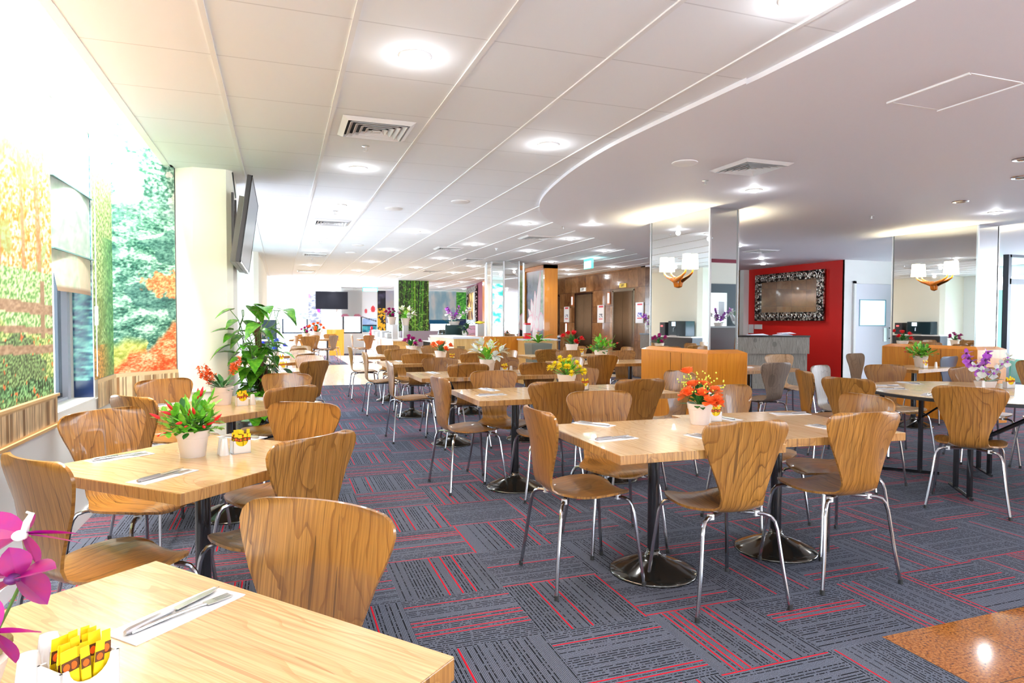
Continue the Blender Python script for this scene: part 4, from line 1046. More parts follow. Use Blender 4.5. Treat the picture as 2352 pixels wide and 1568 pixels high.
table(2.10, 8.80, 1.66, .84, 0, 'fourth wood-top table, with the orange tulips', [(-.42, 0), (.42, 0)])
table(2.10, 10.66, 1.66, .84, 0, 'fifth wood-top table, with the pink flowers', [(-.42, 0), (.42, 0)])
table(4.45, 9.85, 1.5, .75, 0, 'wood-top table with the red flowers before the stone planter', [(-.38, 0), (.38, 0)])
table(4.25, 8.05, 1.50, .78, 0, 'wood-top table with the red-berry plant beside the grey counter', [(-.38, 0), (.38, 0)])
table(-.318, 1.10, .82, .85, 40, 'close foreground table with the magenta orchid and sugar caddy', [(0, 0)])
table(-.305, 2.90, .84, .80, 46, 'diamond-set table with the red chilli plant', [(0, 0)])
table(-.315, 4.68, .84, .80, 44, 'second diamond-set table with the orange blossom spray', [(0, 0)])
table(-.12, 7.78, .82, .82, 45, 'third diamond-set table behind the climbing plant', [(0, 0)])
table(-.15, 9.48, .82, .82, 45, 'fourth diamond-set table along the left side', [(0, 0)])
table(-.15, 11.30, .82, .82, 45, 'fifth diamond-set table along the left side', [(0, 0)])
table(5.40, 6.50, .90, .72, 8, 'small table beside the nearer mirrored column before the grey counter', [(0, 0)])
table(7.42, 5.93, .9, .55, 12, 'grey-topped table before the right-hand orange casing', [(0, 0)])
table(.85, 20.6, 1.5, .75, 15, 'far table with black legs and two flower pots', [(-.5, -.1), (.1, 0), (.55, .1)], r=.12)
table(2.5, 20.6, .5, .6, 0, 'small far table under the windows left of the buffet', [(0, 0)])
# round folding table
t = thing('round_folding_table', 'large round wood-top folding table with the purple orchid', 'table', (*RT, 0))
MB().lathe([(.90, TZ-.028), (.915, TZ-.024), (.915, TZ-.006), (.91, TZ-.002)], 64).obj('edge_band', RUBBER, t, smooth=True)
MB().lathe([(.001, TZ-.02), (.908, TZ-.02), (.908, TZ), (.001, TZ)], 64, cap=False).obj('tabletop', WOODT, t)
ud = Vector((.62, .785, 0)); vd = Vector((.785, -.62, 0)); FX, FY_ = RT
def frame_leg(cx, cy, ud, half):
    c0 = Vector((cx-FX, cy-FY_, 0)); m = MB()
    a, b = c0-ud*half, c0+ud*half
    m.tube([a+Vector((0, 0, .02)), b+Vector((0, 0, .02))], .014, 6)
    for p in (a+ud*.05, b-ud*.14): m.tube([p+Vector((0, 0, .02)), p+Vector((0, 0, TZ-.03))], .019, 4)
    m.obj('leg_frame', BLACK, t)
    MB().tube([c0+Vector((0, 0, .40)), (c0*.35)+Vector((0, 0, TZ-.03))], .008, 6).obj('brace', BLACK, t)
frame_leg(4.83, 3.46, ud, .25); frame_leg(5.70, 3.90, ud, .22); frame_leg(5.06, 4.10, Vector((.68, -.73, 0)), .24)
MB().tube([Vector((5.0-FX, 2.95-FY_, TZ-.03)), Vector((4.85-FX, 3.35-FY_, .42))], .016, 6).obj('brace', BLACK, t)

# ================================================================= ON THE TABLES
rnd = random.Random(11)
def pot_mesh(r, h, m=POTM): # cream pot with rim
    return MB().lathe([(r*.70, 0), (r*.78, h*.3), (r*.88, h*.72), (r*.93, h*.73), (r, h), (r*.92, h), (r*.88, h*.86), (.001, h*.86)], 28)
def plant(name, label, x, y, z, kind, s=1, rz=0, pot=True, group=None):
    t = thing(name, label, 'potted plant', (x, y, z), rz, group)
    R = random.Random(hash(label) % 9999 if False else sum(ord(c) for c in label))
    ph, pr = .095*s, .058*s
    if kind == 'orchid': ph, pr = .055*s, .085*s
    if pot:
        if kind == 'orchid': MB().lathe([(pr*.8, 0), (pr, ph*.9), (pr*1.02, ph), (pr*.93, ph), (pr*.9, ph*.8), (.001, ph*.8)], 24, sy=.62).obj('pot', POTM, t, smooth=True)
        else: pot_mesh(pr, ph).obj('pot', POTM, t, smooth=True)
    fo = MB(); st = MB()
    O = Vector((0, 0, ph*.85))
    def dirv(az, el): return Vector((math.cos(az)*math.cos(el), math.sin(az)*math.cos(el), math.sin(el)))
    if kind in ('chilli', 'berry'):
        n = 60 if kind == 'chilli' else 34; tips = []
        for i in range(n):
            az = R.uniform(0, 2*PI); el = R.uniform(.15, 1.35); L = R.uniform(.06, .155)*s*(1.15-.25*math.sin(el))
            d = dirv(az, el); tip = O+d*L; st.tube([O, O+d*L*.6+Vector((0, 0, .006)), tip], .0013*s, 4); tips.append((tip, d))
            for k in range(4):
                a2 = az+R.uniform(-1.6, 1.6); e2 = el+R.uniform(-.7, .6)
                fo.leaf(O+d*L*R.uniform(.45, 1), dirv(a2, e2), R.uniform(.032, .05)*s, R.uniform(.016, .024)*s, R.uniform(-.1, .3))
        fo.obj('foliage', LEAF, t)
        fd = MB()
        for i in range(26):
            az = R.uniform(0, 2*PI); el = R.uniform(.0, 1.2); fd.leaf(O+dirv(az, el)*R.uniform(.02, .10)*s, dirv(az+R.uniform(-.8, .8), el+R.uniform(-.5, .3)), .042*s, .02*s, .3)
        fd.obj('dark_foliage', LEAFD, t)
        for i, (tip, d) in enumerate(tips):
            if i % 4: continue
            f = MB(); dd = (d+Vector((R.uniform(-.4, .4), R.uniform(-.4, .4), R.uniform(-.5, .2)))).normalized()
            L = (.040 if kind == 'chilli' else .018)*s
            f.tube([tip, tip+dd*L*.25, tip+dd*L*.65, tip+dd*L], [.002*s, .0058*s, .0048*s, .0008*s], 8); f.obj('chilli' if kind == 'chilli' else 'berry', REDF, t, smooth='all')
    elif kind == 'spray':
        for i in range(22):
            az = R.uniform(0, 2*PI); el = R.uniform(.1, 1.2); fo.leaf(O+dirv(az, el)*R.uniform(.01, .05)*s, dirv(az, el), R.uniform(.05, .08)*s, .022*s, .35)
        fo.obj('foliage', LEAFD, t)
        for (az, el, L) in ((-.3, 1.05, .19), (.3, 1.1, .15), (3.3, .95, .15), (2.8, .55, .13), (3.6, .75, .16)):
            d = dirv(az, el); st.tube([O, O+d*L*s], .0015*s, 4); f = MB()
            for k in range(26):
                p = O+d*L*s*R.uniform(.55, 1.05)+Vector((R.uniform(-1, 1), R.uniform(-1, 1), R.uniform(-1, 1)))*.014*s
                for q in range(4): f.leaf(p, dirv(R.uniform(0, 6.3), R.uniform(-.5, 1)), .017*s, .013*s, .1, n=2)
            f.obj('blossom_spray', ORANGEF, t)
    elif kind in ('rose', 'mum', 'tulip', 'red', 'pink', 'lily'):
        m = {'rose': ORANGEF, 'mum': YELLOWF, 'tulip': ORANGEF, 'red': REDF, 'pink': PINKF, 'lily': WHITEF}[kind]
        for i in range(34):
            az = R.uniform(0, 2*PI); el = R.uniform(.1, 1.4); fo.leaf(O+dirv(az, el)*R.uniform(.0, .07)*s, dirv(az+R.uniform(-.5, .5), el), R.uniform(.04, .07)*s, R.uniform(.018, .03)*s, R.uniform(0, .5))
        fo.obj('foliage', LEAF if kind in ('mum', 'lily') else LEAFD, t)
        heads = {'rose': 11, 'mum': 24, 'tulip': 8, 'red': 6, 'pink': 8, 'lily': 5}[kind]
        for i in range(heads):
            az = i*2.4+R.uniform(-.3, .3); el = [.55, 1.2, .3, .9, .7, 1.4, .45, .8][i % 8]; L = R.uniform(.085, .12)*s
            if kind == 'rose' and i == 1: L = .17*s
            if kind in ('lily', 'red'): L *= 1.2
            d = dirv(az, el); p = O+d*L; st.tube([O, O+d*L*.5+Vector((0, 0, .008*s)), p], .0018*s, 5); f = MB()
            if kind == 'rose':
                for ring, (n, tilt, pl) in enumerate(((5, .35, .030), (5, .8, .026), (4, 1.2, .02))):
                    for k in range(n):
                        a = 2*PI*k/n+ring*.6; e = d.orthogonal().normalized(); e2 = d.cross(e); q = (e*math.cos(a)+e2*math.sin(a))*math.cos(tilt)+d*math.sin(tilt)
                        f.leaf(p-d*.012*s, q, pl*1.35*s, .046*s, -.45, .45, 4)
            elif kind == 'mum':
                for ring, (n, tilt) in enumerate(((9, .15), (8, .6), (5, 1.1))):
                    for k in range(n):
                        a = 2*PI*k/n+ring*.3; e = d.orthogonal().normalized(); e2 = d.cross(e); q = (e*math.cos(a)+e2*math.sin(a))*math.cos(tilt)+d*math.sin(tilt)
                        f.leaf(p, q, .024*s, .014*s, -.2, .2, 3)
            elif kind == 'lily':
                for k in range(6):
                    a = 2*PI*k/6; e = d.orthogonal().normalized(); e2 = d.cross(e); q = (e*math.cos(a)+e2*math.sin(a))*.55+d*.85
                    f.leaf(p, q, .075*s, .040*s, .5, .3, 5)
            else:
                for k in range(7):
                    a = 2*PI*k/7; e = d.orthogonal().normalized(); e2 = d.cross(e); q = (e*math.cos(a)+e2*math.sin(a))*.7+d*.7
                    f.leaf(p-d*.01*s, q, .040*s, .036*s, -.4, .4, 4)
            f.obj('flower', m, t)
        if kind in ('rose', 'lily'):
            f = MB()
            for i in range(60):
                az = R.uniform(0, 6.3); p = O+dirv(az, R.uniform(.7, 1.3))*R.uniform(.10, .17)*s; f.ball(p, .004*s, 4)
            f.obj('filler_buds', mat('yellow_green_bud', rgb(214, 224, 80), .6) if 'yellow_green_bud' not in bpy.data.materials else bpy.data.materials['yellow_green_bud'], t)['kind'] = 'stuff'
    elif kind == 'orchid':
        for (az, L) in ((0.1, .17), (3.3, .09), (.5, .10)):
            fo.leaf(O-Vector((0, 0, .01)), dirv(az, .35), L*s, .05*s, .35, .25, 7)
        fo.obj('strap_leaf', LEAFD, t)
        def blossom(p, d, m, sz):
            f = MB(); e = d.orthogonal().normalized(); e2 = d.cross(e)
            for k, (pl, pw) in enumerate(((.9, .55), (1.05, .95), (.85, .5), (.85, .5), (1.05, .95))):
                a = PI/2+2*PI*k/5; q = e*math.cos(a)+e2*math.sin(a)+d*.15
                f.leaf(p, q, pl*sz*1.1, pw*sz*1.5, .1, .15, 5)
            b = f.obj('flower', m, t); MB().ball(p+d*sz*.2, sz*.2, 6).obj('lip', DPURP if m != WHITEF else PURPF, b, smooth='all')
        for (az, el, L, m, n) in ((2.6, 1.25, .27, PURPF, 6), (.9, 1.15, .28, PURPF, 6), (.2, .85, .30, WHITEF, 5), (3.4, 1.2, .18, WHITEF, 4)):
            d = dirv(az, el); pts = [O+d*L*s*k/6+Vector((0, 0, -.04*s*(k/6)**2))+Vector((math.cos(az), math.sin(az), 0))*.05*s*(k/6)**2 for k in range(7)]
            st.tube(pts, .002*s, 5)
            for k in range(n):
                q = pts[2+k*4//max(1, n-1)] if 2+k*4//max(1, n-1) < 7 else pts[6]
                dd = (Vector((-fw.x, -fw.y, .1))+Vector((R.uniform(-.7, .7), R.uniform(-.7, .7), R.uniform(-.3, .5)))).normalized()
                blossom(q+Vector((R.uniform(-1, 1), R.uniform(-1, 1), R.uniform(-.5, .5)))*.018*s, dd, m, .046*s)
    if st.v: st.obj('stems', STEM, t)
    return t
sachet_proto = None
def caddy(x, y, rz, place, n=10, z=TZ, big=False):
    t = thing('sugar_caddy', 'white china sugar caddy '+place, 'sugar caddy', (x, y, z), rz, 'white sugar caddies')
    m = MB(); w, d, h = .036, .024, .055
    m.box(-w, w, -d, d, 0, .004).box(-w, -w+.003, -d, d, 0, h).box(w-.003, w, -d, d, 0, h)
    for s in (-1, 1):   # front and back with a scooped lip
        yv = s*d; y2 = s*(d-.003); pts = [(-w, 0), (w, 0), (w, h), (w*.72, h)]+[(w*.72*math.cos(a), h-.022*math.sin(a)*1.1) for a in [PI*k/10 for k in range(1, 10)]]+[(-w*.72, h), (-w, h)]
        k = len(pts); vs = [(a, yv, b) for a, b in pts]+[(a, y2, b) for a, b in pts]
        m.add(vs, [tuple(range(k)), tuple(range(k, 2*k))[::-1]]+[(i, (i+1) % k, k+(i+1) % k, k+i) for i in range(k)])
    m.obj('holder', CHINA, t)
    R = random.Random(int(x*100)+int(y*10)); cr, sr = math.cos(rz), math.sin(rz)
    for i in range(n):
        lx = -w+.009+(i % 5)*.0135; ly = -d+.008+(i//5)*.011+R.uniform(-.002, .002); hh = .072+R.uniform(0, .014)+(.012 if i//5 == n//5-1 else 0)
        global sachet_proto
        if sachet_proto is None:
            sp = thing('sugar_sachet', 'x', 'sugar sachet')
            MB().add([(-.0065, -.0012, 0), (.0065, -.0012, 0), (.0065, .0012, 0), (-.0065, .0012, 0), (-.0068, -.0016, .03), (.0068, -.0016, .03), (.0068, .0016, .03), (-.0068, .0016, .03), (-.0065, -.0003, .08), (.0065, -.0003, .08), (.0065, .0003, .08), (-.0065, .0003, .08)],
                     [(0, 3, 2, 1), (0, 1, 5, 4), (1, 2, 6, 5), (2, 3, 7, 6), (3, 0, 4, 7), (4, 5, 9, 8), (5, 6, 10, 9), (6, 7, 11, 10), (7, 4, 8, 11), (8, 9, 10, 11)]).obj('paper_tube', YELP, sp)
            for s2 in (-1, 1):
                MB().box(-.0069, .0069, s2*.0016-.0001, s2*.0016+.0001, .048, .064).obj('printed_label', mat('brown_label', rgb(96, 52, 20), .5) if 'brown_label' not in bpy.data.materials else bpy.data.materials['brown_label'], sp)
                Mo = Matrix.Translation((0, s2*.0018, .0555)) @ Matrix.Rotation(PI/2, 4, 'X')
                MB().lathe([(.0014, -.0001), (.0046, -.0001), (.0046, .0001), (.0014, .0001)], 14, Mo, sy=1.2).obj('orange_swirl', mat('orange_ink', rgb(250, 100, 20), .5) if 'orange_ink' not in bpy.data.materials else bpy.data.materials['orange_ink'], sp)
            remember(sp); sachet_proto = sp; o = sp
            o.location = (x+lx*cr-ly*sr, y+lx*sr+ly*cr, z+.005); o.rotation_euler = (0, 0, rz)
        else: o = dup(sachet_proto, (x+lx*cr-ly*sr, y+lx*sr+ly*cr, z+.005), rz, '')
        o.scale = (1, 1, hh/.08); o.rotation_euler = (R.uniform(-.05, .05), R.uniform(-.10, .10), rz)
        o['label'] = 'yellow paper sugar sachet standing in the caddy '+place; o['group'] = 'sachets '+place
    return t
def shaker(x, y, rz, place, z=TZ, which='salt'):
    o = MB().lathe([(.020, 0), (.0205, .004), (.0135, .064), (.012, .070), (.004, .072), (.001, .072)], 16, sy=.75).obj('condiment_shaker', CHINA, smooth=True, loc=(x, y, z))
    o.rotation_euler = (0, 0, rz); tag(o, 'white tapered %s shaker %s' % (which, place), 'shaker', 'white shakers'); return o
def fork_mb():
    m = MB(); m.tube([(0, -.095, .0025), (0, -.03, .005), (0, .03, .0045), (0, .045, .003)], [.0042, .0035, .0022, .003], 6)
    m.add([(-.010, .045, .003), (.010, .045, .003), (.011, .065, .003), (-.011, .065, .003), (-.010, .045, .0045), (.010, .045, .0045), (.011, .065, .0045), (-.011, .065, .0045)], [(0, 3, 2, 1), (4, 5, 6, 7), (0, 1, 5, 4), (1, 2, 6, 5), (2, 3, 7, 6), (3, 0, 4, 7)])
    for k in range(4): m.box(-.0105+k*.0062, -.0105+k*.0062+.0026, .064, .098, .003, .0048)
    return m
def knife_mb():
    m = MB(); m.tube([(0, -.105, .006), (0, -.095, .006), (0, -.02, .006), (0, -.005, .006)], [.004, .0068, .0056, .0045], 8)
    m.add([(-.007, 0, .0045), (.007, 0, .0045), (.008, .08, .0045), (-.002, .112, .0045), (-.007, .08, .0045), (-.007, 0, .0062), (.007, 0, .0062), (.008, .08, .0062), (-.002, .112, .0062), (-.007, .08, .0062)],
          [(0, 4, 3, 2, 1), (5, 6, 7, 8, 9), (0, 1, 6, 5), (1, 2, 7, 6), (2, 3, 8, 7), (3, 4, 9, 8), (4, 0, 5, 9)])
    return m
FK = fork_mb().obj('fork', STEEL, smooth=True); KN = knife_mb().obj('dinner_knife', STEEL, smooth=True)
NK = MB().box(-.045, .045, -.115, .115, 0, .0018).add([(-.044, -.114, .0018), (.045, -.116, .0018), (.047, .116, .003), (-.044, .114, .0018)], [(0, 1, 2, 3)]).obj('paper_napkin', PAPER)
seti = [0]
def setting(x, y, deg, place, z=TZ, sc=1):
    rz = math.radians(deg)
    out = []
    for k, (src, dx, da, nm, cat) in enumerate(((NK, 0, 0, 'folded white paper napkin', 'napkin'), (KN, -.012, .10, 'steel knife lying on the napkin', 'knife'), (FK, .012, -.12, 'steel fork lying on the napkin', 'fork'))):
        o = src if seti[0] == 0 else src.copy()
        if seti[0]: COL.objects.link(o)
        o.location = (x+dx*math.cos(rz), y+dx*math.sin(rz), z+(0 if k == 0 else .002)); o.rotation_euler = (0, 0, rz+da)
        tag(o, nm+' '+place, cat, {'napkin': 'table napkins', 'knife': 'knives on napkins', 'fork': 'forks on napkins'}[cat]); out.append(o)
    seti[0] += 1; return out
# foreground table
caddy(-.285, 1.108, .78, 'on the close foreground table', 20)
bpy.data.objects['sugar_caddy'].scale = (1.18, 1.18, 1.1)
shaker(-.353, 1.125, .3, 'left of the foreground sugar caddy', which='salt'); shaker(-.345, 1.185, .3, 'just behind the foreground sugar caddy', which='pepper')
setting(-.187, 1.365, -46, 'at the far corner of the foreground table')
# foreground orchid at the left edge
t = thing('orchid_plant', 'magenta orchid at the left edge standing on the foreground table', 'potted plant', (-.45, 1.13, TZ))
MB().lathe([(.05, 0), (.068, .06), (.07, .065), (.06, .065), (.001, .055)], 24).obj('pot', POTM, t, smooth=True)
m = MB()
for i in range(40): m.ball((rnd.uniform(-.05, .05), rnd.uniform(-.05, .05), .055+rnd.uniform(0, .02)), rnd.uniform(.006, .014), 5)
m.obj('moss', SOIL, t)
def at_cam(px, py, dist):   # a world point at a distance from the camera
    r = (fw*FPX+rt*(px-1176)-up*(py-784)).normalized(); return Vector((0, 0, CAMH))+r*dist
T0 = Vector(t.location); Fc = [at_cam(55, 1226, 1.26), at_cam(38, 1325, 1.24), at_cam(-12, 1455, 1.22)]
MB().tube([(0, 0, .06), (-.03, .0, .15), Fc[2]-T0+Vector((-.01, .02, -.02)), Fc[1]-T0+Vector((0, .03, -.01)), Fc[0]-T0+Vector((.0, .03, .02))], .003, 6).obj('stem', STEM, t)
for i, c in enumerate(Fc):
    c = c-T0; f = MB(); U = Vector((0, 0, 1))
    if i == 0:
        for q, L, w in ((rt*.95+U*.03, .085, .030), (rt*.9-U*.12, .088, .022), (-rt+U*.25, .09, .055), (-rt*.8-U*.45, .09, .055), (rt*.25-U*.6, .05, .035), (rt*.35+U*.6, .035, .02)): f.leaf(c, q, L, w, .05, .2, 7, side=U*.8)
    elif i == 1:
        for q, L, w in ((rt*.9+U*.25, .06, .075), (rt*.6-U*.5, .06, .08), (-rt*.6-U*.4, .06, .06), (-rt+U*.1, .06, .05), (U*.9-rt*.2, .045, .05)): f.leaf(c, q, L, w, .1, .2, 7, side=rt*.5)
    else:
        for q, L, w in ((rt*.95+U*.08, .065, .045), (rt*.5-U*.7, .05, .04), (-rt-U*.1, .06, .05), (U, .05, .03)): f.leaf(c, q, L, w, .1, .2, 7, side=U)
    b = f.obj('flower', PINKF, t)
    m = MB(); m.ball(c-fw*.008, .010, 7, sx=1.1, sz=.8)
    if i == 0: m.tube([c, c-fw*.01+U*.02+rt*.012, c-fw*.01+U*.034+rt*.02, c-fw*.01+U*.036+rt*.012], [.006, .005, .004, .002], 6)
    m.obj('lip', WHITEF if i == 0 else DPURP, b, smooth='all')
# chilli table
plant('chilli_plant', 'red chilli pepper plant in a cream pot on the first diamond table', -.345, 2.955, TZ, 'chilli', 1.15)
shaker(-.235, 2.965, .4, 'between chilli pot and sugar caddy'); shaker(-.225, 2.93, .4, 'beside the chilli-table sugar caddy', which='pepper')
caddy(-.165, 2.965, .35, 'on the chilli-plant table', 12)
setting(-.62, 3.02, -55, 'at the left of the chilli-plant table'); setting(-.40, 2.60, -40, 'at the near corner of the chilli-plant table'); setting(-.18, 3.36, 50, 'at the back of the chilli-plant table')
# second diamond table
plant('blossom_plant', 'orange blossom spray in a pale pot on the second diamond table', -.37, 4.72, TZ, 'spray', 1.25)
caddy(-.245, 4.62, .35, 'on the second diamond table', 10); shaker(-.18, 4.64, .3, 'on the second diamond table')
setting(-.14, 4.96, 42, 'at the back right of the second diamond table'); setting(-.72, 4.80, -50, 'at the left of the second diamond table')
# front right table
plant('rose_plant', 'orange roses in a cream pot on the front right table', 2.16, 3.0, TZ, 'rose', 1.2)
caddy(2.30, 3.06, -.2, 'beside the orange roses', 10); shaker(2.235, 3.03, 0, 'behind the rose pot')
setting(1.60, 3.17, 30, 'at the back left of the front right table'); setting(1.49, 2.74, -82, 'at the left end of the front right table'); setting(1.93, 2.62, 10, 'beside the left near chair of the front right table')
setting(2.92, 3.15, 80, 'at the right back of the front right table'); setting(2.72, 2.66, 5, 'beside the right near chair of the front right table'); setting(2.42, 3.14, 5, 'just right of the orange roses')
# second table
plant('chrysanthemum_plant', 'yellow chrysanthemums in a shallow pot on the second table', 2.20, 4.85, TZ, 'mum', 1.35)
caddy(2.33, 4.80, 0, 'beside the yellow chrysanthemums', 5); setting(1.60, 5.06, 10, 'at the back left of the second table'); setting(1.50, 4.68, -85, 'at the left end of the second table')
# third
plant('lily_plant', 'white lilies in a pot on the third table', 2.12, 6.75, TZ, 'lily', 1.55)
caddy(2.30, 6.72, 0, 'beside the white lilies', 10); shaker(2.38, 6.72, 0, 'right of the lily-table sugar caddy'); setting(1.55, 6.92, 8, 'at the back left of the third table')
# fourth
plant('tulip_plant', 'orange tulips in a pot on the fourth table', 2.12, 8.95, TZ, 'tulip', 1.5)
caddy(2.28, 8.95, 0, 'beside the orange tulips', 5); setting(1.55, 9.05, 5, 'at the back left of the fourth table')
plant('pink_plant', 'magenta pink flowers in a pot on the fifth table', 2.05, 10.75, TZ, 'pink', 1.6); setting(1.52, 10.9, 5, 'at the back left of the fifth table')
plant('red_plant', 'bright red flowers in a white pot before the stone planter', 4.62, 9.98, TZ, 'red', 1.9)
caddy(4.78, 9.95, 0, 'beside the bright red flowers', 5)
plant('berry_plant', 'small green plant with red tips before the grey counter', 4.22, 8.15, TZ, 'berry', 1.7)
shaker(4.45, 8.1, 0, 'right of the small red-tipped plant')
# round table
plant('orchid_plant', 'purple and white orchids in a low trough on the round table', 5.66, 3.86, TZ, 'orchid', 1.1, -.3)
shaker(5.55, 3.80, 0, 'in front of the orchid trough'); caddy(5.86, 3.80, -.3, 'beside the orchid trough', 10)
setting(5.02, 4.28, 60, 'at the left back of the round table'); setting(4.82, 4.05, 70, 'at the left of the round table'); setting(5.45, 4.40, 0, 'at the far side of the round table'); setting(4.72, 3.64, -60, 'at the near side of the round table')
plant('berry_plant', 'red-tipped green plant on the grey-topped table at right', 7.55, 5.95, TZ, 'berry', 1.45)
caddy(7.42, 5.80, 0, 'on the grey-topped table at right', 5); shaker(7.62, 5.80, 0, 'on the grey-topped table at right')
setting(5.35, 6.55, 40, 'on the small table beside the nearer mirrored column')
plant('blue_plant', 'small blue and white flowers on the table behind the climbing plant', -.10, 9.6, TZ, 'red', 1.4); bpy.data.objects['blue_plant']['category'] = 'potted plant'
BLUEF = mat('blue_petal', rgb(50, 70, 220), .5)
for o in kids(bpy.data.objects['blue_plant']):
    if o.name.startswith('flower'): o.data.materials[0] = BLUEF
caddy(.02, 7.75, .3, 'on the third diamond table', 5); caddy(.0, 9.42, .3, 'on the fourth diamond table', 5)
setting(.06, 7.60, 45, 'at the aisle side of the third diamond table')
plant('pink_pot_plant', 'pink flowers in a pale pot on the far left table', .72, 20.6, TZ, 'pink', 2.0); plant('orange_pot_plant', 'orange flowers in a white pot on the far left table', 1.02, 20.5, TZ, 'tulip', 2.4)
# ================================================================= CLIMBING PLANT
t = thing('climbing_plant', 'tall climbing plant on a mossy pole in a black pot by the cream pillar', 'potted plant', (-.17, 5.93, 0))
MB().lathe([(.13, 0), (.14, .05), (.165, .30), (.195, .36), (.20, .40), (.20, .44), (.188, .46), (.17, .44), (.16, .38), (.001, .38)], 32).lathe([(.165, .24), (.185, .27), (.185, .29), (.165, .32)], 32, cap=False).obj('pot', BLACK, t, smooth=True)
MB().tube([(0, 0, .38), (.012, 0, .8), (-.02, 0, 1.28)], [.035, .030, .025], 10).tube([(.07, .03, .38), (.05, .02, .9)], .012, 6).obj('moss_pole', BARK, t, smooth=True)
R = random.Random(5); st = MB(); vines = []
for i in range(26):
    a0 = R.uniform(0, 2*PI); z0 = R.uniform(.40, .75); a = a0; p = Vector((.03*math.cos(a), .03*math.sin(a), z0)); pts = [p]
    n = R.randint(4, 11)
    for k in range(n):
        a += R.uniform(-.3, .9); rr = .04+.02*k*R.uniform(.5, 1.2); p = Vector((rr*math.cos(a), rr*math.sin(a), min(1.38, z0+k*.085+R.uniform(-.02, .03)))); pts.append(p)
    st.tube(pts, .0035, 5); vines.append(pts)
st.obj('stems', STEM, t)
def heart(parent, p, d, L, droop):
    m = MB(); d = d.normalized(); U = Vector((0, 0, 1)); sd = d.cross(U).normalized(); nn = sd.cross(d).normalized()
    out = [(0, 0), (.16, -.06), (.34, .02), (.44, .20), (.42, .40), (.30, .62), (.14, .84), (0, 1.02)]
    mid = [(0, y) for _, y in out]; vs = []
    for (xx, yy) in out:
        for s in (-1, 0, 1):
            q = p+d*(yy*L)+sd*(xx*s*L*1.02)+nn*(abs(xx*s)*.25*L)-U*(droop*L*max(0, yy)**2); vs.append(q)
    fs = []
    for i in range(len(out)-1):
        a = i*3; fs += [(a, a+1, a+4, a+3), (a+1, a+2, a+5, a+4)]
    m.add(vs, fs); m.obj('leaf', LEAFP, parent, smooth='all'); return
nl = 0
for pts in vines:
    for k in range(1, len(pts)):
        if nl >= 96: break
        if R.random() < .62:
            p = pts[k]; a = R.uniform(0, 2*PI); L = R.uniform(.10, .16) if p.z < 1.15 else R.uniform(.13, .18)
            out = Vector((math.cos(a), -abs(math.sin(a)) if math.cos(a) < .2 else math.sin(a), 0)); q = p+out*R.uniform(.03, .13)+Vector((0, 0, R.uniform(-.01, .05)))
            MBs = MB().tube([p, q], .0022, 4)
            st2 = MBs.obj('leaf_stalk', STEM, t) if False else None
            heart(t, q, out+Vector((0, 0, R.uniform(-.7, .4))), L, R.uniform(.2, .7)); nl += 1
# ================================================================= GREY RECEPTION COUNTER
rc = [(7.70, 12.95), (7.78, 11.2), (8.25, 10.35), (9.62, 9.90), (9.78, 10.35), (8.6, 10.8), (8.3, 11.4), (8.2, 12.95)]
t = thing('reception_counter', 'grey washed timber reception counter before the red wall', 'counter', (8.6, 11, 0))
def cpoly(k, off=0): return [((x-8.6)*k, (y-11)*k) for x, y in rc]
MB().prism(cpoly(1), .68, 1.0).obj('upper_panels', GREYW, t); MB().prism([(x*.985+.02, y*.985+.02) for x, y in cpoly(1)], .0, .10).obj('plinth', GREYW, t); MB().prism([(x*.975+.03, y*.975+.03) for x, y in cpoly(1)], .10, .68).obj('lower_panels', GREYW, t)
MB().prism([(x*1.01, y*1.01) for x, y in cpoly(1)], 1.0, 1.035).obj('countertop', BLACK, t)
for i, (x, y, w, l) in enumerate(((8.75, 10.33, .35, 'flat white folder on the black countertop, left one'), (9.20, 10.15, .30, 'white papers stacked on the right end of the black countertop'), (9.32, 10.18, .28, 'loose white sheet topmost on the papers at the counter end'))):
    o = MB().add([(-w/2, -.12, 0), (w/2, -.10, 0), (w/2, .12, 0), (-w/2, .12, 0), (-w/2, -.12, .012), (w/2, -.10, .006), (w/2*.9, .12, .03), (-w/2, .12, .012)], [(0, 3, 2, 1), (4, 5, 6, 7), (0, 1, 5, 4), (1, 2, 6, 5), (2, 3, 7, 6), (3, 0, 4, 7)]).obj('paper_stack', mat('lilac_paper', (.8, .78, .9), .7), loc=(x, y, 1.035+(.03 if i == 2 else 0))); tag(o, l, 'papers'); o.rotation_euler = (0, 0, -.3)
plant('counter_orchid', 'magenta and white orchid in a gold vase at the left end of the grey counter', 7.80, 12.62, 1.035, 'orchid', 1.5, 0)
o = MB().add([(-.09, 0, 0), (.09, 0, 0), (.09, .12, 0), (-.09, .12, 0), (-.08, .05, .28), (.08, .05, .28)], [(0, 3, 2, 1), (0, 1, 5, 4), (2, 3, 4, 5), (0, 4, 3), (1, 2, 5)]).obj('tent_card', PAPER, loc=(7.78, 12.60, 1.035)); tag(o, 'white tent card with a red spot on the grey counter', 'sign card'); o.rotation_euler = (0, 0, -.6)
MB().lathe([(.001, 0), (.018, 0)], 12, Matrix.Translation((0, .012, .09)) @ Matrix.Rotation(PI/2+.4, 4, 'X'), cap=False).obj('red_spot', REDF, o)
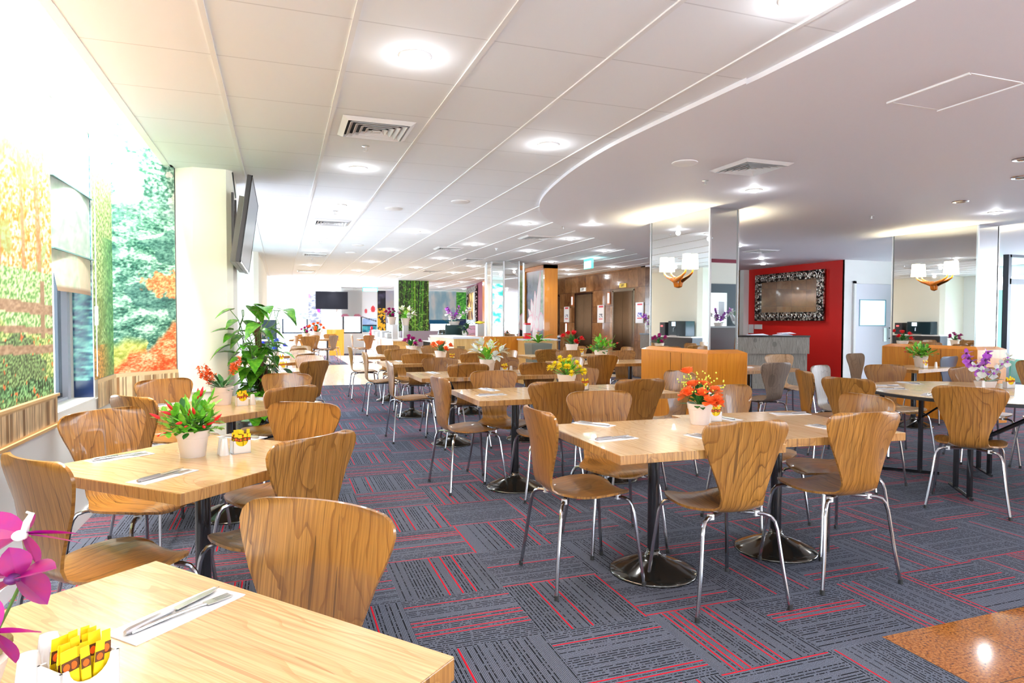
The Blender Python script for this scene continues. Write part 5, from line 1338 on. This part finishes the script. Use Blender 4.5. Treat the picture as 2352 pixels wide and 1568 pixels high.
# carved mirror on the red wall
t = thing('carved_mirror', 'large mirror in a carved silver frame hanging on the red wall', 'mirror', (RX-.06, 11.53, 1.32))
CV = carvedm()
MB().box(-.02, .03, -1.03, 1.03, 0, .19).box(-.02, .03, -1.03, 1.03, .88, 1.07).box(-.02, .03, -1.03, -.84, .19, .88).box(-.02, .03, .84, 1.03, .19, .88).obj('frame', CV, t, bevel=.01)
B(.0, .02, -.86, .86, .17, .90).obj('mirror_glass', MIRROR, t)
o = MB().box(0, .03, -.86, .86, .17, .18).obj('glass_rim', STEEL, t)
R = random.Random(3); cv_ = MB()
def scroll(cx, cz, r, sgn):
    pts = [(-.03, cx+sgn*r*(1-k/12)*math.cos(k*.75), cz+r*(1-k/12)*math.sin(k*.75)) for k in range(10)]; cv_.tube(pts, [.016*(1-k/14) for k in range(10)], 6)
for k in range(15):
    for zz in (.095, .975): scroll(-.95+k*.136, zz, .062, 1 if k % 2 else -1)
for k in range(5):
    for yv in (-.935, .935): scroll(yv, .26+k*.14, .060, 1 if k % 2 else -1)
cv_.obj('carved_scrolls', mat('bright_silver_leaf', (.85, .84, .8), .18, 1), t, smooth='all')
for i, (y, z) in enumerate(((12.80, 1.18), (12.71, 1.18), (12.60, 1.18), (12.51, 1.18), (12.42, 1.18), (12.80, 1.08), (12.71, 1.08))):
    o = B(RX-.012, RX, y-.038, y+.038, z-.055, z+.055).obj('light_switch', WHITEP); tag(o, 'white switch plate in the row on the red wall above the counter' if i < 5 else 'white switch plate in the lower pair on the red wall', 'switch', 'switch plates on the red wall' if i < 5 else 'lower switch plates')
# ================================================================= STONE PLANTER, DISPENSER, STANCHION
t = thing('bromeliad_planter', 'tapered grey stone planter with a green bromeliad before the lotus screen', 'potted plant', (4.64, 11.55, 0))
v = [(-.15, -.15, 0), (.15, -.15, 0), (.15, .15, 0), (-.15, .15, 0), (-.21, -.21, .88), (.21, -.21, .88), (.21, .21, .88), (-.21, .21, .88)]
MB().add(v, [(0, 3, 2, 1), (4, 5, 6, 7), (0, 1, 5, 4), (1, 2, 6, 5), (2, 3, 7, 6), (3, 0, 4, 7)]).obj('planter_box', mat('grey_stone', rgb(122, 124, 112), .4), t, bevel=.01)
m = MB()
for i in range(18): a = i*2.4; m.leaf((0, 0, .88), (math.cos(a), math.sin(a), 1.3 if i % 2 else .7), .36, .06, .9, .3, 6)
m.obj('leaves', LEAF, t); m = MB()
for i in range(9): a = i*.7; m.leaf((0, 0, 1.06), (math.cos(a), math.sin(a), .7), .07, .03, .3, .3, 4)
m.tube([(0, 0, .88), (0, 0, 1.07)], .008, 6).obj('flower', mat('coral_bract', rgb(240, 150, 120), .5), t)
t = thing('drink_dispenser', 'red and silver drink dispenser between octagonal column and lotus screen', 'dispenser', (4.82, 12.62, .93))
B(-.065, .065, -.07, .07, 0, .12).obj('base', REDF, t, bevel=.01); B(-.055, .055, -.06, .06, .12, .29).obj('container', STEEL, t); B(-.06, .06, -.065, .065, .29, .33).obj('lid', REDF, t, bevel=.008)
o = thing('side_counter', 'low pale counter beneath the red dispenser', 'counter', (5.1, 13.2, 0)); B(-.40, .30, -.80, -.36, 0, .90).obj('body', CABP, o); B(-.42, .32, -.82, -.34, .90, .93).obj('worktop', PAPER, o)
t = thing('stanchion_post', 'chrome rope stanchion between the planter and the red flowers', 'stanchion', (5.36, 12.2, 0))
MB().lathe([(.15, 0), (.15, .012), (.03, .03), (.025, .88), (.04, .90), (.03, .93), (.001, .93)], 16).obj('post', CHROME, t, smooth=True); MB().ball((0, 0, .975), .045, 10).obj('knob', CHROME, t, smooth='all')
# ================================================================= BUFFET AND FAR THINGS
t = thing('buffet_counter', 'pale timber buffet counter with white top under the bamboo print', 'counter', (0, 0, 0))
B(2.86, 3.40, 17.6, 24.0, 0, .75).obj('body', CABP, t); B(2.83, 3.43, 17.55, 24.05, .75, .79).obj('worktop', PAPER, t); B(2.855, 2.86, 17.6, 24.0, .02, .74).obj('side_panel', mat('pink_panel', rgb(246, 214, 206), .5), t)
for i, (x, y, l) in enumerate(((3.0, 18.2, 'left tall steel riser block on the buffet'), (3.30, 18.2, 'right tall steel riser block on the buffet'), (4.02, 13.35, 'tall steel riser beside the octagonal column'))):
    z0 = .79 if i < 2 else .975; w = .075; h = .38 if i < 2 else .26
    o = B(x-w, x+w, y-w, y+w, z0, z0+h).obj('steel_riser', STEEL, bevel=.004); tag(o, l, 'riser')
o = B(2.85, 3.10, 18.05, 18.35, 1.17, 1.20).obj('serving_tray', STEEL); tag(o, 'flat grey tray on top of the left steel riser', 'tray')
for i, (x, y, k, z, s, l) in enumerate(((2.92, 18.2, 'pink', 1.20, 2.2, 'magenta and yellow flower bunch on the left steel riser'), (3.30, 18.2, 'lily', 1.17, 2.2, 'white and pink peony bunch in a teal vase on the buffet'))): plant('flower_vase', l, x, y, z, k, s)
for i in range(5):
    o = MB().lathe([(.04, 0), (.055, .09), (.05, .09), (.035, .01), (.001, .01)], 14).obj('white_cup', CHINA, smooth=True, loc=(3.78+i*.11, 17.2-(i % 2)*.15, .765)); tag(o, 'white cup on the black side table before the urn', 'cup', 'white cups by the urn')
for i in range(4):
    o = B(-.12, .12, -.2, .2, 0, .16+.05*(i % 2)).obj('food_warmer', STEEL, bevel=.02, loc=(2.6+.0*i+.42, 19.2+i*1.0, .79)); tag(o, ['nearest', 'second', 'third', 'farthest'][i]+' steel food tray on the far part of the buffet', 'food warmer', 'food trays on the buffet')
t = thing('black_side_table', 'black clothed side table with cups and urn right of the buffet', 'table', (0, 0, 0)); B(3.68, 4.45, 16.6, 17.6, 0, .745).obj('cloth', mat('black_cloth', (.012, .012, .014), .9), t); B(3.66, 4.47, 16.58, 17.62, .745, .765).obj('worktop', PAPER, t)
t = thing('drinks_urn', 'black barrel-shaped urn on the black side table', 'urn', (4.12, 17.1, .765)); MB().lathe([(.12, 0), (.14, .02), (.155, .14), (.14, .27), (.10, .30), (.001, .30)], 20).obj('barrel', BLACK, t, smooth=True); MB().lathe([(.157, .09), (.158, .10)], 20, cap=False).lathe([(.155, .19), (.155, .20)], 20, cap=False).obj('band', STEEL, t)
o = B(3.5, 4.7, 20.1, 20.18, .5, .99).obj('low_screen', mat('lilac_grey_panel', rgb(176, 168, 190), .6)); tag(o, 'lilac grey low panel under the bamboo print', 'panel')
o = MB().lathe([(.04, 0), (.09, .08), (.08, .15), (.03, .20), (.05, .25), (.035, .31), (.001, .33)], 14).obj('red_ornament', REDF, smooth=True, loc=(2.92, 22.5, .79)); tag(o, 'red gourd ornament at the far end of the buffet', 'ornament')
# serving counter beside octagonal column
t = thing('serving_counter', 'pale timber serving counter left of the octagonal mirrored column', 'counter', (0, 0, 0))
B(3.35, 3.95, 12.98, 15.2, 0, .93).obj('body', CABP, t); B(3.33, 3.96, 12.96, 15.22, .93, .965).obj('worktop', PAPER, t); 
m = MB()
for k in range(8): m.box(3.42, 3.58, 12.972, 12.98, .55+k*.03, .562+k*.03)
m.obj('vent_slots', DPLAS, t)
t = thing('palm_plant', 'dark green palm beside the dark draped stand', 'potted plant', (4.05, 16.0, 0)); MB().lathe([(.14, 0), (.18, .35), (.16, .35), (.001, .33)], 16).obj('pot', BLACK, t); m = MB(); R = random.Random(8)
for i in range(70): a = R.uniform(0, 6.3); z = R.uniform(.35, 1.25); m.leaf((R.uniform(-.12, .12), R.uniform(-.12, .12), z), (math.cos(a), math.sin(a), R.uniform(.1, 1.2)), R.uniform(.2, .36), .045, .7, .3, 4)
m.obj('foliage', LEAFD, t)
t = thing('palm_plant', 'leafy dark palm behind the steel riser of the serving counter', 'potted plant', (4.15, 14.9, 0)); MB().lathe([(.14, 0), (.18, .35), (.16, .35), (.001, .33)], 16).obj('pot', BLACK, t); m = MB()
for i in range(60): a = R.uniform(0, 6.3); z = R.uniform(.35, 1.2); m.leaf((R.uniform(-.1, .1), R.uniform(-.1, .1), z), (math.cos(a), math.sin(a), R.uniform(.1, 1.2)), R.uniform(.18, .32), .045, .7, .3, 4)
m.obj('foliage', LEAFD, t)
m = MB(); prof = []
vs = []
for j in range(9):
    for i in range(24):
        a = 2*PI*i/24; rr = (.17+.07*(1-j/8)**1.5)*(1+.10*math.sin(a*6+j*.4)*(1-j/8)); vs.append((rr*math.cos(a)*1.2, rr*math.sin(a), .02+j*.1475))
m.add(vs, [(j*24+i, j*24+(i+1) % 24, (j+1)*24+(i+1) % 24, (j+1)*24+i) for j in range(8) for i in range(24)]+[tuple(range(8*24, 9*24))])
o = m.obj('draped_stand', mat('dark_teal_cloth', rgb(8, 44, 46), .8), smooth='all', loc=(3.98, 15.45, 0)); tag(o, 'stand draped in dark teal cloth left of the serving counter riser', 'draped stand')
plant('draped_orchid', 'lilac orchid pot standing on the dark draped stand', 4.0, 15.45, 1.20, 'orchid', 1.6, 0)
t = thing('fruit_bowl', 'yellow bananas heaped on the steel riser by the octagonal column', 'fruit', (4.02, 13.35, 1.235)); m = MB()
for i in range(6): m.tube([(-.10, -.05+i*.02, .03), (0, -.04+i*.018, .015+.008*i), (.10, -.05+i*.02, .04)], [.008, .018, .008], 6)
m.obj('bananas', YELLOWF, t, smooth='all')
# coffee machines by the pillar
t = thing('machine_counter', 'dark counter carrying the black coffee machines at the far left', 'counter', (0, 0, 0)); B(-.34, .12, 12.95, 14.3, 0, .50).box(-.34, -.06, 12.7, 14.6, .5, .92).obj('body', DPLAS, t) ; B(-.34, -.02, 12.68, 14.62, .92, .95).obj('worktop', WHITEP, t)
t = thing('coffee_machine', 'big black coffee machine at the foot of the far cream pillar', 'coffee machine', (-.17, 13.35, .95)); B(-.16, .10, -.36, .36, 0, .36).obj('body', mat('black_teal_gloss', (.01, .03, .04), .15), t, bevel=.01); MB().tube([(.10, .05, .20), (.15, .05, .19), (.155, .05, .10)], .012, 6).obj('spout', CHROME, t); B(.10, .105, .05, .20, .24, .34).obj('display', mat('lit_panel', (.7, .85, 1), .3, emit=1.0), t); B(.10, .17, -.1, .2, 0, .02).obj('drip_tray', STEEL, t)
t = thing('coffee_grinder', 'smaller black machine beyond the big coffee machine', 'coffee machine', (-.17, 14.0, .95)); B(-.14, .08, -.12, .12, 0, .33).obj('body', DPLAS, t, bevel=.01); B(.08, .085, -.02, .06, .22, .26).obj('red_light', mat('red_light', (1, .1, .1), .3, emit=1.5), t)
# back-of-camera furniture seen in the mirror
plant('pink_orchid', 'pink orchid on the counter behind the viewpoint, seen only in the mirror', 8.07, 1.36, 1.21, 'orchid', 1.2, 0)
t = thing('swan_planter', 'white swan planter with ferns on the counter behind the viewpoint', 'potted plant', (8.56, 1.36, 1.21)); MB().ball((0, 0, .10), .13, 10, sz=.75).tube([(-.12, 0, .12), (-.2, 0, .25), (-.17, 0, .34), (-.22, 0, .34)], [.05, .03, .025, .012], 8).obj('body', CHINA, t, smooth='all'); m = MB()
for i in range(30): a = R.uniform(0, 6.3); m.leaf((0, 0, .2), (math.cos(a), math.sin(a), R.uniform(.3, 1.5)), .2, .03, .7, .2, 4)
m.obj('ferns', LEAF, t)
